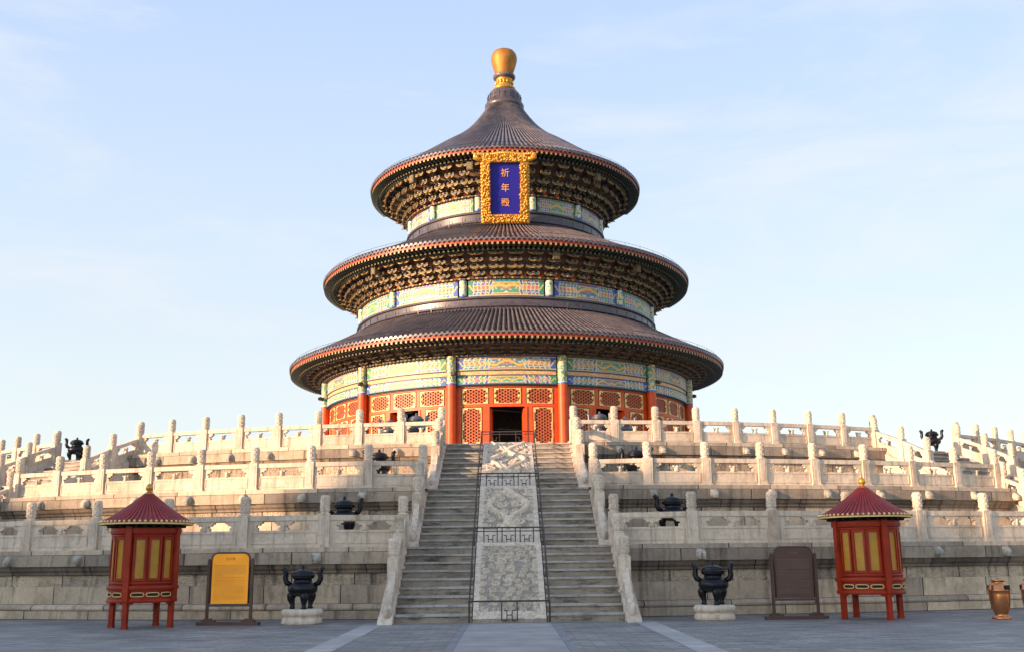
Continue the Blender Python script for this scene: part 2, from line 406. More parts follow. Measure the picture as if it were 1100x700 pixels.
ME_POST, ME_HEAD = post_meshes()
PANELS = {}
def panel_mesh(Lp, slope=0.0, H=.88):
    key = (round(Lp, 2), round(slope, 3), H)
    if key in PANELS: return PANELS[key]
    Lq = Lp - .27
    bm = bmesh.new(); t = .14; z0 = .06
    def loop(pts):
        vs = [bm.verts.new((x, -t/2, z)) for x, z in pts]
        for i in range(len(vs)): bm.edges.new((vs[i], vs[(i+1) % len(vs)]))
    loop([(0, z0), (Lq, z0), (Lq, H), (0, H)])
    w = min(.36, Lq*.215); ho = .235; zo = H-.40
    for cx in (Lq*.285, Lq*.715):
        pts = [(-.86, 0), (.86, 0), (.84, .30), (1, .42), (.92, .60), (.70, .58), (.66, .80), (.50, .82), (.46, 1.0), (-.46, 1.0), (-.50, .82), (-.66, .80), (-.70, .58), (-.92, .60), (-1, .42), (-.84, .30)]
        loop([(cx+px*w, zo+pz*ho) for px, pz in pts])
    bmesh.ops.triangle_fill(bm, use_beauty=True, use_dissolve=False, edges=bm.edges[:])
    r = bmesh.ops.extrude_face_region(bm, geom=bm.faces[:])
    bmesh.ops.translate(bm, vec=(0, t, 0), verts=[e for e in r['geom'] if isinstance(e, bmesh.types.BMVert)])
    bmesh.ops.recalc_face_normals(bm, faces=bm.faces[:])
    b = MB(); bm.verts.index_update()
    b.add([v.co[:] for v in bm.verts], [tuple(v.index for v in f.verts) for f in bm.faces]); bm.free()
    # hand rail and the raised border of the lower slab, both faces
    b.box((Lq/2, 0, H-.065), (Lq-.004, t+.06, .14)); b.box((Lq/2, 0, .045), (Lq-.004, t+.05, .08))
    for sy in (-1, 1):
        y = sy*(t/2+.008)
        b.box((Lq/2, y, .13), (Lq*.94, .022, .035)); b.box((Lq/2, y, zo-.055), (Lq*.94, .022, .03))
        for xx in (Lq*.045, Lq*.955): b.box((xx, y, (.13+zo-.055)/2), (.035, .022, zo-.055-.13-.034))
        for cx in (Lq*.5,):
            b.blob((cx, y, zo+.10), .06, sq=(1, .5, 1.5)); b.blob((cx, y, zo+.02), .05, sq=(1.4, .5, .8))
    b.v = [(x, y, z+slope*x) for x, y, z in b.v]
    me = b.mesh('rail_panel', M_MARBLE); PANELS[key] = me
    return me
def put_post(parent, P, yaw):
    o = link('post', ME_POST, parent, Matrix.Translation(P) @ RZ(yaw) @ Matrix.Rotation(random.gauss(0, .007), 4, 'Y') @ Matrix.Rotation(random.gauss(0, .006), 4, 'X'), world=True)
    link('post_head', ME_HEAD, o)
def put_panel(parent, A, B):
    d = Vector(B)-Vector(A); h = math.hypot(d.x, d.y)
    me = panel_mesh(h, d.z/h)
    yaw = atan2(d.y, d.x)
    start = Vector(A) + Vector((d.x, d.y, 0))*(.135/h) + Vector((0, 0, d.z*.135/h))
    link('rail_panel', me, parent, Matrix.Translation(start) @ RZ(yaw), world=True)
def balustrade(pts, label, group='marble balustrades round the terraces', first_post=True, last_post=True):
    t = thing('balustrade', label, 'balustrade', pts[len(pts)//2], group=group)
    for i, P in enumerate(pts):
        a = pts[max(i-1, 0)]; c = pts[min(i+1, len(pts)-1)]
        yaw = atan2(c[1]-a[1], c[0]-a[0])
        if (i > 0 or first_post) and (i < len(pts)-1 or last_post): put_post(t, P, yaw)
        if i: put_panel(t, pts[i-1], P)
    return t
def spouts(k, ths):
    for th in ths:
        M = Matrix.Translation(polar(RB[k]-.08, th, ZB[k]+(1.60)*(ZT[k]-ZB[k])/1.9)) @ RZ(th) @ Matrix.Scale(.98, 4)
        link('dragon_spout', ME_SPOUT, TERR[k], M, world=True)
d2 = radians
# tier posts (fitted to the photograph)
A0 = [3.573, 3.613, 6.666]; S0 = [2.974, 2.681, 2.704]
side_names = {-1: 'left', 1: 'right'}
tier_names = ['lowest', 'middle', 'topmost']
for k in range(3):
    for s_ in (-1, 1):
        ths = [radians(A0[k]+i*S0[k]) for i in range(0 if k == 2 else 1, 8 if k == 2 else (9 if k == 1 else 12))]
        pts = [(s_*CX[k], CY[k], ZT[k])] + [tuple(polar(RR[k], s_*th, ZT[k])) for th in ths]
        lab = {0: 'long weathered marble balustrade on the lowest terrace tier, ', 1: 'marble balustrade on the middle terrace tier, ', 2: 'marble balustrade on the topmost tier before the hall, '}[k]
        balustrade(pts, lab + side_names[s_] + ' of the central stairs')
        spouts(k, [s_*th for th in ths])
        if k == 2:   # rail continuing beyond the side flight
            ts = [radians(34.15 + j*2.7) for j in range(0, 12)]
            balustrade([tuple(polar(RR[2], s_*th, Z3)) for th in ts], 'balustrade curving away on the topmost tier beyond the %s side stairs' % side_names[s_])
        if k == 1:
            ts = [radians(34.3 + j*2.7) for j in range(0, 6)]
            balustrade([tuple(polar(RR[1], s_*th, Z2)) for th in ts], 'marble balustrade on the middle tier beyond the %s side stairs at the photo edge' % side_names[s_])

# ------------------------------------------------------------------ staircases
SLAB = .93
def staircase(th, yo, yi, zb, zt, half, label, rails, with_slab, Rrail, cxr, nst=9):
    """th: direction of the flight; yo/yi: outer (bottom) and inner (top) radius"""
    t = thing('staircase', label, 'staircase', polar(yo, th, zb), th, 'stone staircases up the terraces')
    run = yo-yi; rise = (zt-zb)/nst; tread = run/nst
    H = zt-zb
    # local frame: x to the right, y inwards/up the stair, z up
    for sx in ((-1, 1) if with_slab else (0,)):
        b = MB()
        x0, x1 = (-half, half) if sx == 0 else ((-half, -SLAB) if sx < 0 else (SLAB, half))
        for i in range(nst):
            y = i*tread; z = (i+1)*rise
            jit = random.uniform(-.008, .008)
            b.box(((x0+x1)/2, (y+.03+run+.3)/2+.0, z-rise/2-.028), (x1-x0-.01, run+.3-y-.03, rise-.055), 0)
            # tread slabs of two or three lengths, nosing proud of the riser
            cuts = [x0, x0+(x1-x0)*random.uniform(.3, .7), x1] if (x1-x0) < 3 else [x0+(x1-x0)*q_ for q_ in (0, random.uniform(.25, .4), random.uniform(.55, .75), 1)]
            for a, c in zip(cuts, cuts[1:]):
                dz = random.uniform(-.006, .004)
                ye = y+tread+.04 if i < nst-1 else run+.31
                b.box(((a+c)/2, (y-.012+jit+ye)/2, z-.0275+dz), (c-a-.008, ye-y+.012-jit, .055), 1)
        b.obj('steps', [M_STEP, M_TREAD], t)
    for sx in (-1, 1):   # sloping side curb
        b = MB(); xa, xb = sx*(half+.005), sx*(cxr+.21)
        prof = [(-.55, 0), (-.45, .10), (.05, .30), (run, H+.12), (run+.3, H+.12), (run+.3, 0)]
        vs = [(xa, y, z) for y, z in prof] + [(xb, y, z) for y, z in prof]; m = len(prof)
        fs = [tuple(range(m)), tuple(range(2*m-1, m-1, -1))] + [(i, i+m, (i+1) % m+m, (i+1) % m) for i in range(m)]
        b.add(vs, fs); b.obj('side_curb', M_MARBLE, t)
    if with_slab:
        rs = random.Random(int(zb*10)+4); Ls_ = math.hypot(run, H)
        curls = []
        for _ in range(900):
            cx_, cy_, cr_ = rs.uniform(-.78, .78), rs.uniform(.4 if zb < 1 else .9, Ls_-.2), rs.uniform(.15, .30) * (.62 if zb < 1 else 1)
            if all(math.hypot(cx_-a, cy_-c) > (cr_+e)*.86 for a, c, e, f_ in curls): curls.append((cx_, cy_, cr_, rs.choice((-1, 1))))
        def relief(x, yl):
            h = 0
            for sg in (-1, 1):     # two sinuous dragon bodies
                xd = sg*(.30+.30*sin(yl*2.6+(0 if zb > 3 else 1.2))) ; w_ = .095+.02*sin(yl*1.9)
                dd = abs(x-xd)/(1+abs(.5*cos(yl*2.6)))
                if zb > 1 and dd < w_: h = max(h, .10*sqrt(1-(dd/w_)**2) + .012*sin(yl*60))
            if h > .02: return h
            for a, c, e, f_ in curls:
                dx, dy = x-a, yl-c
                if abs(dx) < e and abs(dy) < e:
                    r_ = math.hypot(dx, dy)
                    if r_ < e:
                        ph = sin(r_/e*11 - f_*atan2(dy, dx)); return .055*(1 if ph > .15 else (0 if ph < -.35 else (ph+.35)*2))*min(1, (e-r_)/e*5)
            return .018*noise.noise(Vector((x*9, yl*9, zb)))
        gr_ = []; b = MB(); nx, ny = 96, 220; Ls = math.hypot(run+.15, H); vs = []
        for j in range(ny+1):
            for i in range(nx+1):
                u, v_ = i/nx, j/ny
                x = (u-.5)*2*(SLAB-.02); y = -.15+v_*(run+.15); z = v_*H
                eu = min(u, 1-u)*2*SLAB; ev = min(v_*Ls-(.35 if zb < 1 else .85), (1-v_)*Ls-.12)
                m_ = max(0, min(1, (eu-.13)/.05)) * max(0, min(1, ev/.06))
                p = Vector((x*1.75, v_*Ls*1.75, zb*3.1))
                rl = relief(x, v_*Ls); gr_.append((m_, rl)); d_ = m_*rl*1.25 - .03*m_ + .012*noise.noise(p*1.7)*(1-m_)
                z0_ = .10
                vs.append((x, y - d_*H/Ls, z + z0_ + d_*run/Ls))
        fs = [(j*(nx+1)+i, j*(nx+1)+i+1, (j+1)*(nx+1)+i+1, (j+1)*(nx+1)+i) for j in range(ny) for i in range(nx)]
        def recess_shade(f_):  # low relief painted darker, as recess shade that brings out the carving
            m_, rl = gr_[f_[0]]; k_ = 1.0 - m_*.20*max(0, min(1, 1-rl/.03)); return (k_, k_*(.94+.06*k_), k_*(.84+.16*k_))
        b.add(vs, fs, 0, True, None, None, [recess_shade(f_) for f_ in fs])
        # body of the slab below
        bx_ = SLAB-.021
        vs = [(-bx_, -.151, 0), (bx_, -.151, 0), (bx_, run+.3, 0), (-bx_, run+.3, 0), (-bx_, -.151, .09), (bx_, -.151, .09), (bx_, run, H+.07), (-bx_, run, H+.07), (bx_, run+.3, H+.07), (-bx_, run+.3, H+.07)]
        b.add(vs, [(0, 1, 5, 4), (1, 2, 8, 6, 5), (0, 4, 7, 9, 3), (7, 6, 8, 9), (4, 5, 6, 7), (2, 3, 9, 8)])
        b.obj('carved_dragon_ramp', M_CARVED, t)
    # balustrades down both sides
    ux, uy = Vector((cos(th), sin(th), 0)), Vector((-sin(th), cos(th), 0))   # right, inwards
    base = polar(yo, th, 0)
    for sx, lb in rails:
        pts = []
        for r_ in Rrail:
            yl = yo-r_; hh = zb + max(0, min(1, yl/run))*H + (.10 if r_ != Rrail[-1] else 0)
            pts.append(tuple(base + ux*sx*cxr + uy*yl + Vector((0, 0, hh))))
        bt_ = balustrade(pts, lb, 'sloping balustrades beside the stairs', last_post=(not with_slab))
        # drum stone at the foot
        b = MB(); P0 = Vector(pts[0]); foot = base + ux*sx*cxr + uy*(-.30) + Vector((0, 0, zb))
        dl = (P0-foot); run0 = math.hypot(dl.x, dl.y)
        prof = [(0, .12), (.02, .36), (.10, .44), (.20, .42), (.27, .50), (.36, .60), (.47, .58), (.55, .68), (.66, .80), (.78, .80), (.86, .92), (1, 1.10), (1, .30), (.3, .12)]
        t_ = .085
        vs = []
        for sgn in (-1, 1):
            for a, h_ in prof: vs.append((a*(run0-.14), sgn*t_, h_ + (.0 if a < 1 else 0) + a*(dl.z-.10)*.35))
        m = len(prof)
        b.add(vs, [tuple(range(m-1, -1, -1)), tuple(range(m, 2*m))] + [(i, (i+1) % m, (i+1) % m+m, i+m) for i in range(m)])
        for sgn in (-1, 1):
            b.lathe([(0, .0), (.10, 0), (.12, -.02), (.13, -.03)], 14, M=T(.24, sgn*(t_+.028), .30) @ Matrix.Rotation(pi/2*(-sgn), 4, 'X'), smooth=True)
        b.blob((.05, 0, .26), .13, n=10, sq=(1, .8, 1.1)); b.blob((.30, 0, .44), .11, n=10, sq=(1, .8, 1)); b.blob((run0*.55, 0, .62+dl.z*.15), .10, n=10, sq=(1.1, .9, 1))
        M_ = Matrix.Translation(foot) @ RZ(atan2(dl.y, dl.x))
        b.obj('drum_stone', M_MARBLE, bt_, M_, world=True)
    return t
fl = ['lower', 'middle', 'upper']
RPOST = [[46.35, 45.2, 44.0], [42.35, 41.35, 40.35], [38.05, 36.45, 34.85]]
slabtxt = ['with the cloud and wave carved ramp', 'with the crane and cloud carved ramp', 'with the sunlit dragon carved ramp']
for k in range(3):
    staircase(0, yo[k], yi[k], ZB[k], ZT[k], hf[k], '%s flight of the central stone stairs %s' % (fl[k], ['rising from the courtyard', 'up to the middle tier', 'up to the hall doors'][k]),
              [(-1, 'sloping marble rail on the left of the %s central flight' % fl[k]), (1, 'sloping marble rail on the right of the %s central flight' % fl[k])], True, RPOST[k], CX[k])
for s_ in (-1, 1):
    for k in (1, 2):
        half = SIDEHALF[k]
        staircase(s_*FL, [0, 43.4, 38.9][k], yi[k], ZB[k], ZT[k], half, 'radial side staircase at the far %s leading up to the %s tier' % (side_names[s_], tier_names[k]),
                  [(-1, 'left sloping rail of the far %s side stairs to the %s tier' % (side_names[s_], tier_names[k])),
                   (1, 'right sloping rail of the far %s side stairs up to the %s tier' % (side_names[s_], tier_names[k]))], False,
                  [[0, 42.3, 37.35][k], [0, 41.55, 36.15][k], RR[k]], half+.3)

# ------------------------------------------------------------------ low iron fence round the carved ramps
t = thing('iron_fence', 'low brown iron fence of bars and key frets round the carved central ramp', 'fence', (0, -47.5, 0))
def line_z(y):      # height of the stair line at world y
    d_ = -y
    for k in range(3):
        if d_ >= yo[k]: return ZB[k]
        if d_ >= yi[k]: return ZB[k] + (yo[k]-d_)/(yo[k]-yi[k])*(ZT[k]-ZB[k])
    return Z3
for sx in (-1, 1):
    b = MB(); pth = [(sx*.99, y, line_z(y)+.52) for y in (-47.6, -47.4, -43.9, -43.4, -40.0, -39.6, -34.6, -34.3)]
    b.tube(pth, .022, 6, smooth=False)
    for y in (-47.6, -45.6, -43.75, -41.7, -39.85, -37.4, -34.9):
        b.tube([(sx*.99, y, line_z(y)), (sx*.99, y, line_z(y)+.52)], .022, 6, smooth=False)
    b.obj('side_rail', M_IRON, t, world=True)
for y, nf in ((-47.6, 1), (-43.65, 3), (-39.8, 3), (-34.45, 2)):
    z = line_z(y)+ (.0 if y < -47 else .0); b = MB(); r = .016
    b.box((0, y, z+.52), (1.98, .04, .04)); b.box((0, y, z+.42), (1.98, .028, .028)) if nf > 1 else None
    zt_, zb_ = z+.50, z+.06
    for i in range(nf):
        cx = (i-(nf-1)/2)*.52 if nf != 2 else (-.5, .5)[i]
        w = .19
        for px in (-w, w): b.box((cx+px, y, (zt_+zb_)/2), (.03, .026, zt_-zb_-.002))
        b.box((cx-w*.6, y, zb_), (w*.6, .024, .026)); b.box((cx+w*.6, y, zb_), (w*.6, .024, .026))
        for px in (-.065, .065):
            b.box((cx+px, y, z+.18), (.024, .025, .22)); b.box((cx+px*1.55, y, z+.30), (.085, .023, .024))
        b.box((cx, y, z+.19), (.11, .022, .024))
    b.obj('crossbar', M_IRON, t, world=True)

# ------------------------------------------------------------------ the hall
HALL = thing('hall', 'round three-roofed red hall with blue-black tiled eaves and gilded finial on the terraces', 'temple', (0, 0, Z3))
zh = -Z3
def hpart(b, name, mats, parent=None): return b.obj(name, mats, parent or HALL, world=True)

# roofs -----------------------------------------------------------
def catmull(pts, n):
    out = []; P = [pts[0]] + pts + [pts[-1]]
    for i in range(1, len(P)-2):
        for j in range(n):
            t_ = j/n; p0, p1, p2, p3 = P[i-1], P[i], P[i+1], P[i+2]
            out.append(tuple(.5*((2*p1[a]) + (-p0[a]+p2[a])*t_ + (2*p0[a]-5*p1[a]+4*p2[a]-p3[a])*t_*t_ + (-p0[a]+3*p1[a]-3*p2[a]+p3[a])*t_**3) for a in (0, 1)))
    out.append(pts[-1]); return out
ROOFS = [([(1.36, 35.25), (2.0, 34.25), (2.84, 33.2), (3.9, 32.25), (5.1, 31.4), (6.6, 30.3), (8.4, 29.05), (10.02, 28.08)], 190, 'topmost roof'),
         ([(7.40, 23.55), (8.6, 22.95), (10.2, 22.15), (11.8, 21.4), (13.25, 20.78)], 252, 'middle roof'),
         ([(10.80, 16.85), (12.0, 16.2), (13.4, 15.45), (14.5, 14.9), (15.37, 14.48)], 292, 'lowest roof')]
RING = [(7.14, 25.7, 8.97, 27.62, 48), (10.58, 18.91, 12.06, 20.35, 60), (12.88, 13.53, 14.15, 14.10, 72)]
ROOFOBJ = []
for ri, (pr, nr, lb) in enumerate(ROOFS):
    P = catmull(pr, 3 if ri else 3); Re, Ze = pr[-1]
    b = MB(); b.lathe([(r, z) for r, z in P] , nr, smooth=True); roof = hpart(b, 'roof', M_PAN); roof['label'] = lb + ' of dark glazed tiles'; ROOFOBJ.append(roof)
    # tile ribs
    b = MB(); dth = 2*pi/nr; R0 = Re*dth*.27
    mm = len(P); nk = 5
    for i in range(nr):
        th = (i+.5)*dth
        if cos(th) < -.35 and False: continue
        st, ct = sin(th), cos(th); vs = []
        for j, (r, z) in enumerate(P):
            a_, c_ = P[max(j-1, 0)], P[min(j+1, mm-1)]
            tx, tz = c_[0]-a_[0], c_[1]-a_[1]; l_ = math.hypot(tx, tz); nx_, nz_ = -tz/l_, tx/l_
            if nz_ < 0: nx_, nz_ = -nx_, -nz_
            w = min(R0, r*dth*.34) if True else 0
            hgt = min(R0*1.5, w*2.0)
            for q_ in range(nk):
                a = pi*q_/(nk-1)
                lx = w*cos(a); h_ = hgt*sin(a)
                rr = r + nx_*h_; zz = z + nz_*h_ + .002
                vs.append((rr*st + lx*ct, -rr*ct + lx*st, zz))
        fs = [(j*nk+q_, j*nk+q_+1, (j+1)*nk+q_+1, (j+1)*nk+q_) for j in range(mm-1) for q_ in range(nk-1)]
        fs.append(tuple((mm-1)*nk+q_ for q_ in range(nk)))
        b.add(vs, fs, 0, False)
    # round end tiles and drip tiles along the eave
    for i in range(nr):
        th = (i+.5)*dth; Mx = RZ(th) @ T(0, -Re, Ze)
        n6 = 8; vs = [(R0*1.12*cos(2*pi*q_/n6), -.03, R0*1.12*sin(2*pi*q_/n6)+.02) for q_ in range(n6)] + [(R0*1.12*cos(2*pi*q_/n6), .05, R0*1.12*sin(2*pi*q_/n6)+.02) for q_ in range(n6)]
        b.add(vs, [tuple(range(n6-1, -1, -1))] + [(q_, (q_+1) % n6, (q_+1) % n6+n6, q_+n6) for q_ in range(n6)], 0, False, Mx)
        Mx = RZ(i*dth) @ T(0, -Re, Ze); w = Re*dth*.30
        b.add([(-w, -.015, 0), (w, -.015, 0), (w*.7, -.02, -.10), (0, -.02, -.16), (-w*.7, -.02, -.10), (-w, .03, 0), (w, .03, 0), (w*.7, .02, -.10), (0, .02, -.16), (-w*.7, .02, -.10)],
              [(0, 4, 3, 2, 1), (5, 6, 7, 8, 9), (0, 1, 6, 5), (1, 2, 7, 6), (2, 3, 8, 7), (3, 4, 9, 8), (4, 0, 5, 9)], 0, False, Mx)
    b.mesh; hpart(b, 'tile_ribs', M_TILE, roof)
    # eave board
    b = MB(); b.lathe([(Re-.12, Ze-.05), (Re-.08, Ze-.05), (Re-.09, Ze-.25), (Re-.20, Ze-.25)], 240); hpart(b, 'eave_board', M_EAVERED, roof)
    # underside boards
    Ri, Zi, Ro, Zo, ns = RING[ri]
    b = MB(); b.lathe([(Ro-.4, Zo+.25), (Ro+.05, Zo+.18), (Re-.65, Ze-.33), (Re-.15, Ze-.255)], 240, smooth=True); hpart(b, 'soffit', M_SOFFIT, roof)
    # purlin ring
    b = MB(); b.lathe([(Ro-.16, Zo+.10), (Ro-.11, Zo-.03), (Ro, Zo-.09), (Ro+.11, Zo-.03), (Ro+.13, Zo+.08), (Ro, Zo+.16)], 240, smooth=True); hpart(b, 'purlin_ring', M_RAFTER, roof)
    # rafters: square flying rafters with gold ends, round ones behind
    b = MB(); nraf = nr
    for i in range(nraf):
        th = 2*pi*(i+.5)/nraf
        if cos(th) < -.3: continue
        Mx = RZ(th)
        y1, z1, y0, z0 = -(Re-.05), Ze-.335, -(Re-.72), Ze-.40
        w, h_ = .062, .075
        vs = [(sx*w, yy, zz+sz*h_) for yy, zz in ((y1, z1), (y0, z0)) for sz in (-1, 1) for sx in (-1, 1)]
        b.add(vs, [(0, 2, 3, 1)], 1, False, Mx); b.add(vs, [(0, 1, 5, 4), (0, 4, 6, 2), (1, 3, 7, 5), (2, 6, 7, 3)], 0, False, Mx)
    hpart(b, 'flying_rafters', [M_RAFTER, M_RAFTIP], roof)
    b = MB()
    for i in range(nraf):
        th = 2*pi*(i+.5)/nraf
        if cos(th) < -.3: continue
        Mx = RZ(th); y1, z1, y0, z0 = -(Re-.62), Ze-.52, -(Ro-.1), Zo+.13
        w = .06
        vs = [(sx*w, yy, zz+sz*w) for yy, zz in ((y1, z1), (y0, z0)) for sz in (-1, 1) for sx in (-1, 1)]
        b.add(vs, [(0, 2, 3, 1)], 1, False, Mx); b.add(vs, [(0, 1, 5, 4), (0, 4, 6, 2), (1, 3, 7, 5), (2, 6, 7, 3)], 0, False, Mx)
    hpart(b, 'round_rafters', [M_RAFTER, M_BGREEN], roof)
    # lightning wire on thin stubs above the eave
    b = MB(); ra = [(Re-.25)+.012*cos(a) for a in (0, 2.1, 4.2, 6.283)]
    b.lathe([(Re-.25+.012*cos(a), Ze+.42+.012*sin(a)) for a in (0, 2.1, 4.2, 6.283)], 180)
    for i in range(60):
        b.tube([polar(Re-.25, 2*pi*i/60, Ze+.1), polar(Re-.25, 2*pi*i/60, Ze+.42)], .01, 4)
    hpart(b, 'lightning_wire', M_IRON, roof)

# bracket rings -----------------------------------------------------
def bracket_mesh(dR, dZ, spacing, nt_):
    b = MB(); hk = dZ/nt_
    for k in range(nt_):
        z = (k+.5)*hk; out = dR*(k+1)/nt_; mt = k % 2
        # radial arm with drooping beak
        b.box((0, -(out-.2)/2+.1, z), (.13, out+.2, hk*.52), mt)
        b.add([(-.06, -out, z+hk*.26), (.06, -out, z+hk*.26), (.06, -out-.24, z-hk*.30), (-.06, -out-.24, z-hk*.30), (-.06, -out, z-hk*.26), (.06, -out, z-hk*.26)],
              [(0, 3, 2, 1), (4, 5, 2, 3), (0, 4, 3), (1, 2, 5)], 2)
        # transverse boat arms and little blocks on top
        for yy in ((-out,) if k == nt_-1 else (-out, -out*.45)):
            ln = spacing*(.40 if k % 2 else .33)
            b.box((0, yy, z), (ln*1.3, .11, hk*.42), 1-mt)
            b.box((0, yy-.058, z-hk*.20), (ln*1.3, .018, hk*.10), 2)
            for sx in (-1, 1):
                b.add([(sx*ln*.65, yy-.055, z+hk*.21), (sx*ln*.65, yy+.055, z+hk*.21), (sx*ln*.65, yy+.055, z-hk*.21), (sx*ln*.65, yy-.055, z-hk*.21),
                       (sx*ln, yy-.055, z+hk*.24), (sx*ln, yy+.055, z+hk*.24), (sx*ln, yy+.055, z+hk*.02), (sx*ln, yy-.055, z+hk*.02)],
                      [(0, 3, 7, 4), (1, 5, 6, 2), (0, 4, 5, 1), (3, 2, 6, 7), (4, 7, 6, 5)], 1-mt)
                b.box((sx*ln*.86, yy, z+hk*.36), (.13, .15, hk*.20), mt)
                b.add([(sx*ln*.60, yy-.062, z-hk*.24), (sx*ln*.60, yy-.062, z-hk*.12), (sx*ln*1.01, yy-.062, z+hk*.10), (sx*ln*1.01, yy-.062, z-hk*.01)], [(0, 1, 2, 3)], 2)
                b.box((sx*ln*.99, yy-.03, z+hk*.18), (.035, .09, hk*.34), 2)
            b.box((0, yy, z+hk*.36), (.17, .17, hk*.22), mt)
            b.box((0, yy-.088, z+hk*.30), (.17, .012, hk*.08), 2)
    b.box((0, -.02, -.02), (.26, .26, .12), 1)
    for q_ in range(4): b.box((spacing*(q_-1.5)/4, -.24, -.05), (spacing*.13, .04, .09), 2 if q_ % 2 else 1)
    # flame-like board between sets
    for sx in (-1, 1):
        b.add([(sx*spacing*.5, -.05, 0), (sx*spacing*.28, -.05, 0), (sx*spacing*.39, -.05, hk*1.1)], [(0, 1, 2)], 3); b.add([(sx*spacing*.5, -.04, 0), (sx*spacing*.28, -.04, 0), (sx*spacing*.39, -.04, hk*1.1)], [(0, 2, 1)], 3)
    return b.mesh('bracket_set', [M_BGREEN, M_BBLUE, M_BGOLD if nt_ > 3 else M_BSHADED, M_ORANGE if nt_ > 3 else M_BSHADED])
for ri, (Ri, Zi, Ro, Zo, ns) in enumerate(RING):
    b = MB(); b.lathe([(Ri-.02, Zi-.02), (Ri+.05, Zi+(Zo-Zi)*.3), (Ro-.45, Zo+.12)], 240, smooth=True)
    b.lathe([(Ri+.03, Zi-.04), (Ri+.22, Zi-.035), (Ri+.22, Zi+.035), (Ri+.03, Zi+.04)], 240)
    ring = hpart(b, 'bracket_ring', M_BBACK); ring['label'] = 'ring of stepped brackets under the ' + ROOFS[ri][2]
    me = bracket_mesh(Ro-Ri-.05, Zo-Zi-.05, 2*pi*(Ri+.7)/ns, 4 if ri < 2 else 3)
    for i in range(ns):
        th = 2*pi*(i+.5)/ns
        if cos(th) < -.12: continue
        link('bracket_set', me, ring, RZ(th) @ T(0, -Ri-.02, Zi+.03), world=True)
# painted bands -------------------------------------------------------
BLUE, TEAL, GREEN, GOLDC, WHITE, PINK, PURP = (.03, .10, .42), (.03, .28, .40), (.03, .24, .16), (.62, .42, .13), (.50, .54, .52), (.50, .17, .15), (.14, .08, .34)
def nz(a, b_, c_=0): return noise.noise(Vector((a, b_, c_)))
def paint(u, v_, seed, asp):
    """u in -1..1 across the bay, v in 0..1 up, returns an RGB paint colour"""
    od = seed % 2; a = abs(u)
    if v_ > .93: return BLUE if od else GREEN
    if v_ < .06: return GREEN if od else BLUE
    if v_ > .89 or v_ < .10: return GOLDC
    zz = abs(((v_*2+.25) % 1)-.5)*2; zig = .035*zz-.0175
    edges = (.36, .44, .54, .66, .76, .86)
    i = 0
    for e in edges:
        d_ = a+zig-e
        if abs(d_) < .008: return WHITE
        if abs(d_) < .016: return GOLDC
        if d_ > 0: i += 1
    ev = [0]+list(edges)+[1]; mid = (ev[i]+ev[i+1])/2
    base = ((TEAL, BLUE, GREEN, PURP, TEAL, BLUE, GREEN), (PURP, TEAL, BLUE, GREEN, BLUE, TEAL, BLUE))[od][i]
    if i == 0:
        if v_ > .82 or v_ < .17: return base
        if v_ > .77 or v_ < .22: return GOLDC
        x = a*asp
        s_ = .5+.15*sin(x*4.2+seed)+.05*nz(x*5, seed)
        if abs(v_-s_) < .085: return GOLDC
        if math.hypot((a-.07)*asp, v_-.5) < .12: return PINK
        if abs(v_-s_) < .12: return (.30, .14, .05)
        if nz(x*6, v_*6, seed) > .32: return WHITE
        return (.10, .22, .30) if od else (.08, .30, .20)
    rr = math.hypot((a-mid)*asp, (v_-.5))
    if i in (1, 6): return GOLDC if abs(v_-.5-.16*sin((a-mid)*asp*9)) < .07 else base
    if rr < .09: return PINK
    if rr < .17: return GOLDC
    if .24 < rr < .28: return WHITE
    if rr > .33 and abs(nz(a*asp*5, v_*5, i)) < .06: return GOLDC
    return base
def band(Rb, z0, z1, th0, th1, seed, nx, ny, kind='bay'):
    b = MB(); vs = []; asp = Rb*(th1-th0)/2/(z1-z0)
    for j in range(ny+1):
        for i in range(nx+1):
            th = th0+(th1-th0)*i/nx; vs.append(polar(Rb, th, z0+(z1-z0)*j/ny))
    fs = []; cols = []
    for j in range(ny):
        for i in range(nx):
            fs.append((j*(nx+1)+i, j*(nx+1)+i+1, (j+1)*(nx+1)+i+1, (j+1)*(nx+1)+i))
            u, v_ = (i+.5)/nx*2-1, (j+.5)/ny
            if kind == 'bay': c = paint(u, v_, seed, asp)
            elif kind == 'pale':
                q = nz(u*asp*8, v_*3, seed)
                c = (.62, .30, .16) if abs(q) > .14 else (.74, .50, .22)
                if v_ < .14 or v_ > .86: c = (.75, .5, .2)
            else:
                q = nz(u*4, v_*6, seed); c = [GREEN, GOLDC, WHITE, TEAL, GOLDC][int(abs(q)*9+v_*5) % 5]
            k_ = 1 + .12*nz(u*30, v_*9, 4)
            cols.append(tuple(min(1, x*k_) for x in c))
    b.add(vs, fs, 0, True, None, None, cols)
    return b
def bandset(Rb, z0, z1, ncol_half, name, seed0, nx=150, ny=22, kind='bay', gap=.032):
    for i in range(-4, 4+1):
        th = i*pi/6
        if abs(i) == 4: continue
        b = band(Rb, z0, z1, th-pi/12+gap, th+pi/12-gap, seed0+abs(i), nx, ny, kind)
        hpart(b, name, M_PAINT)
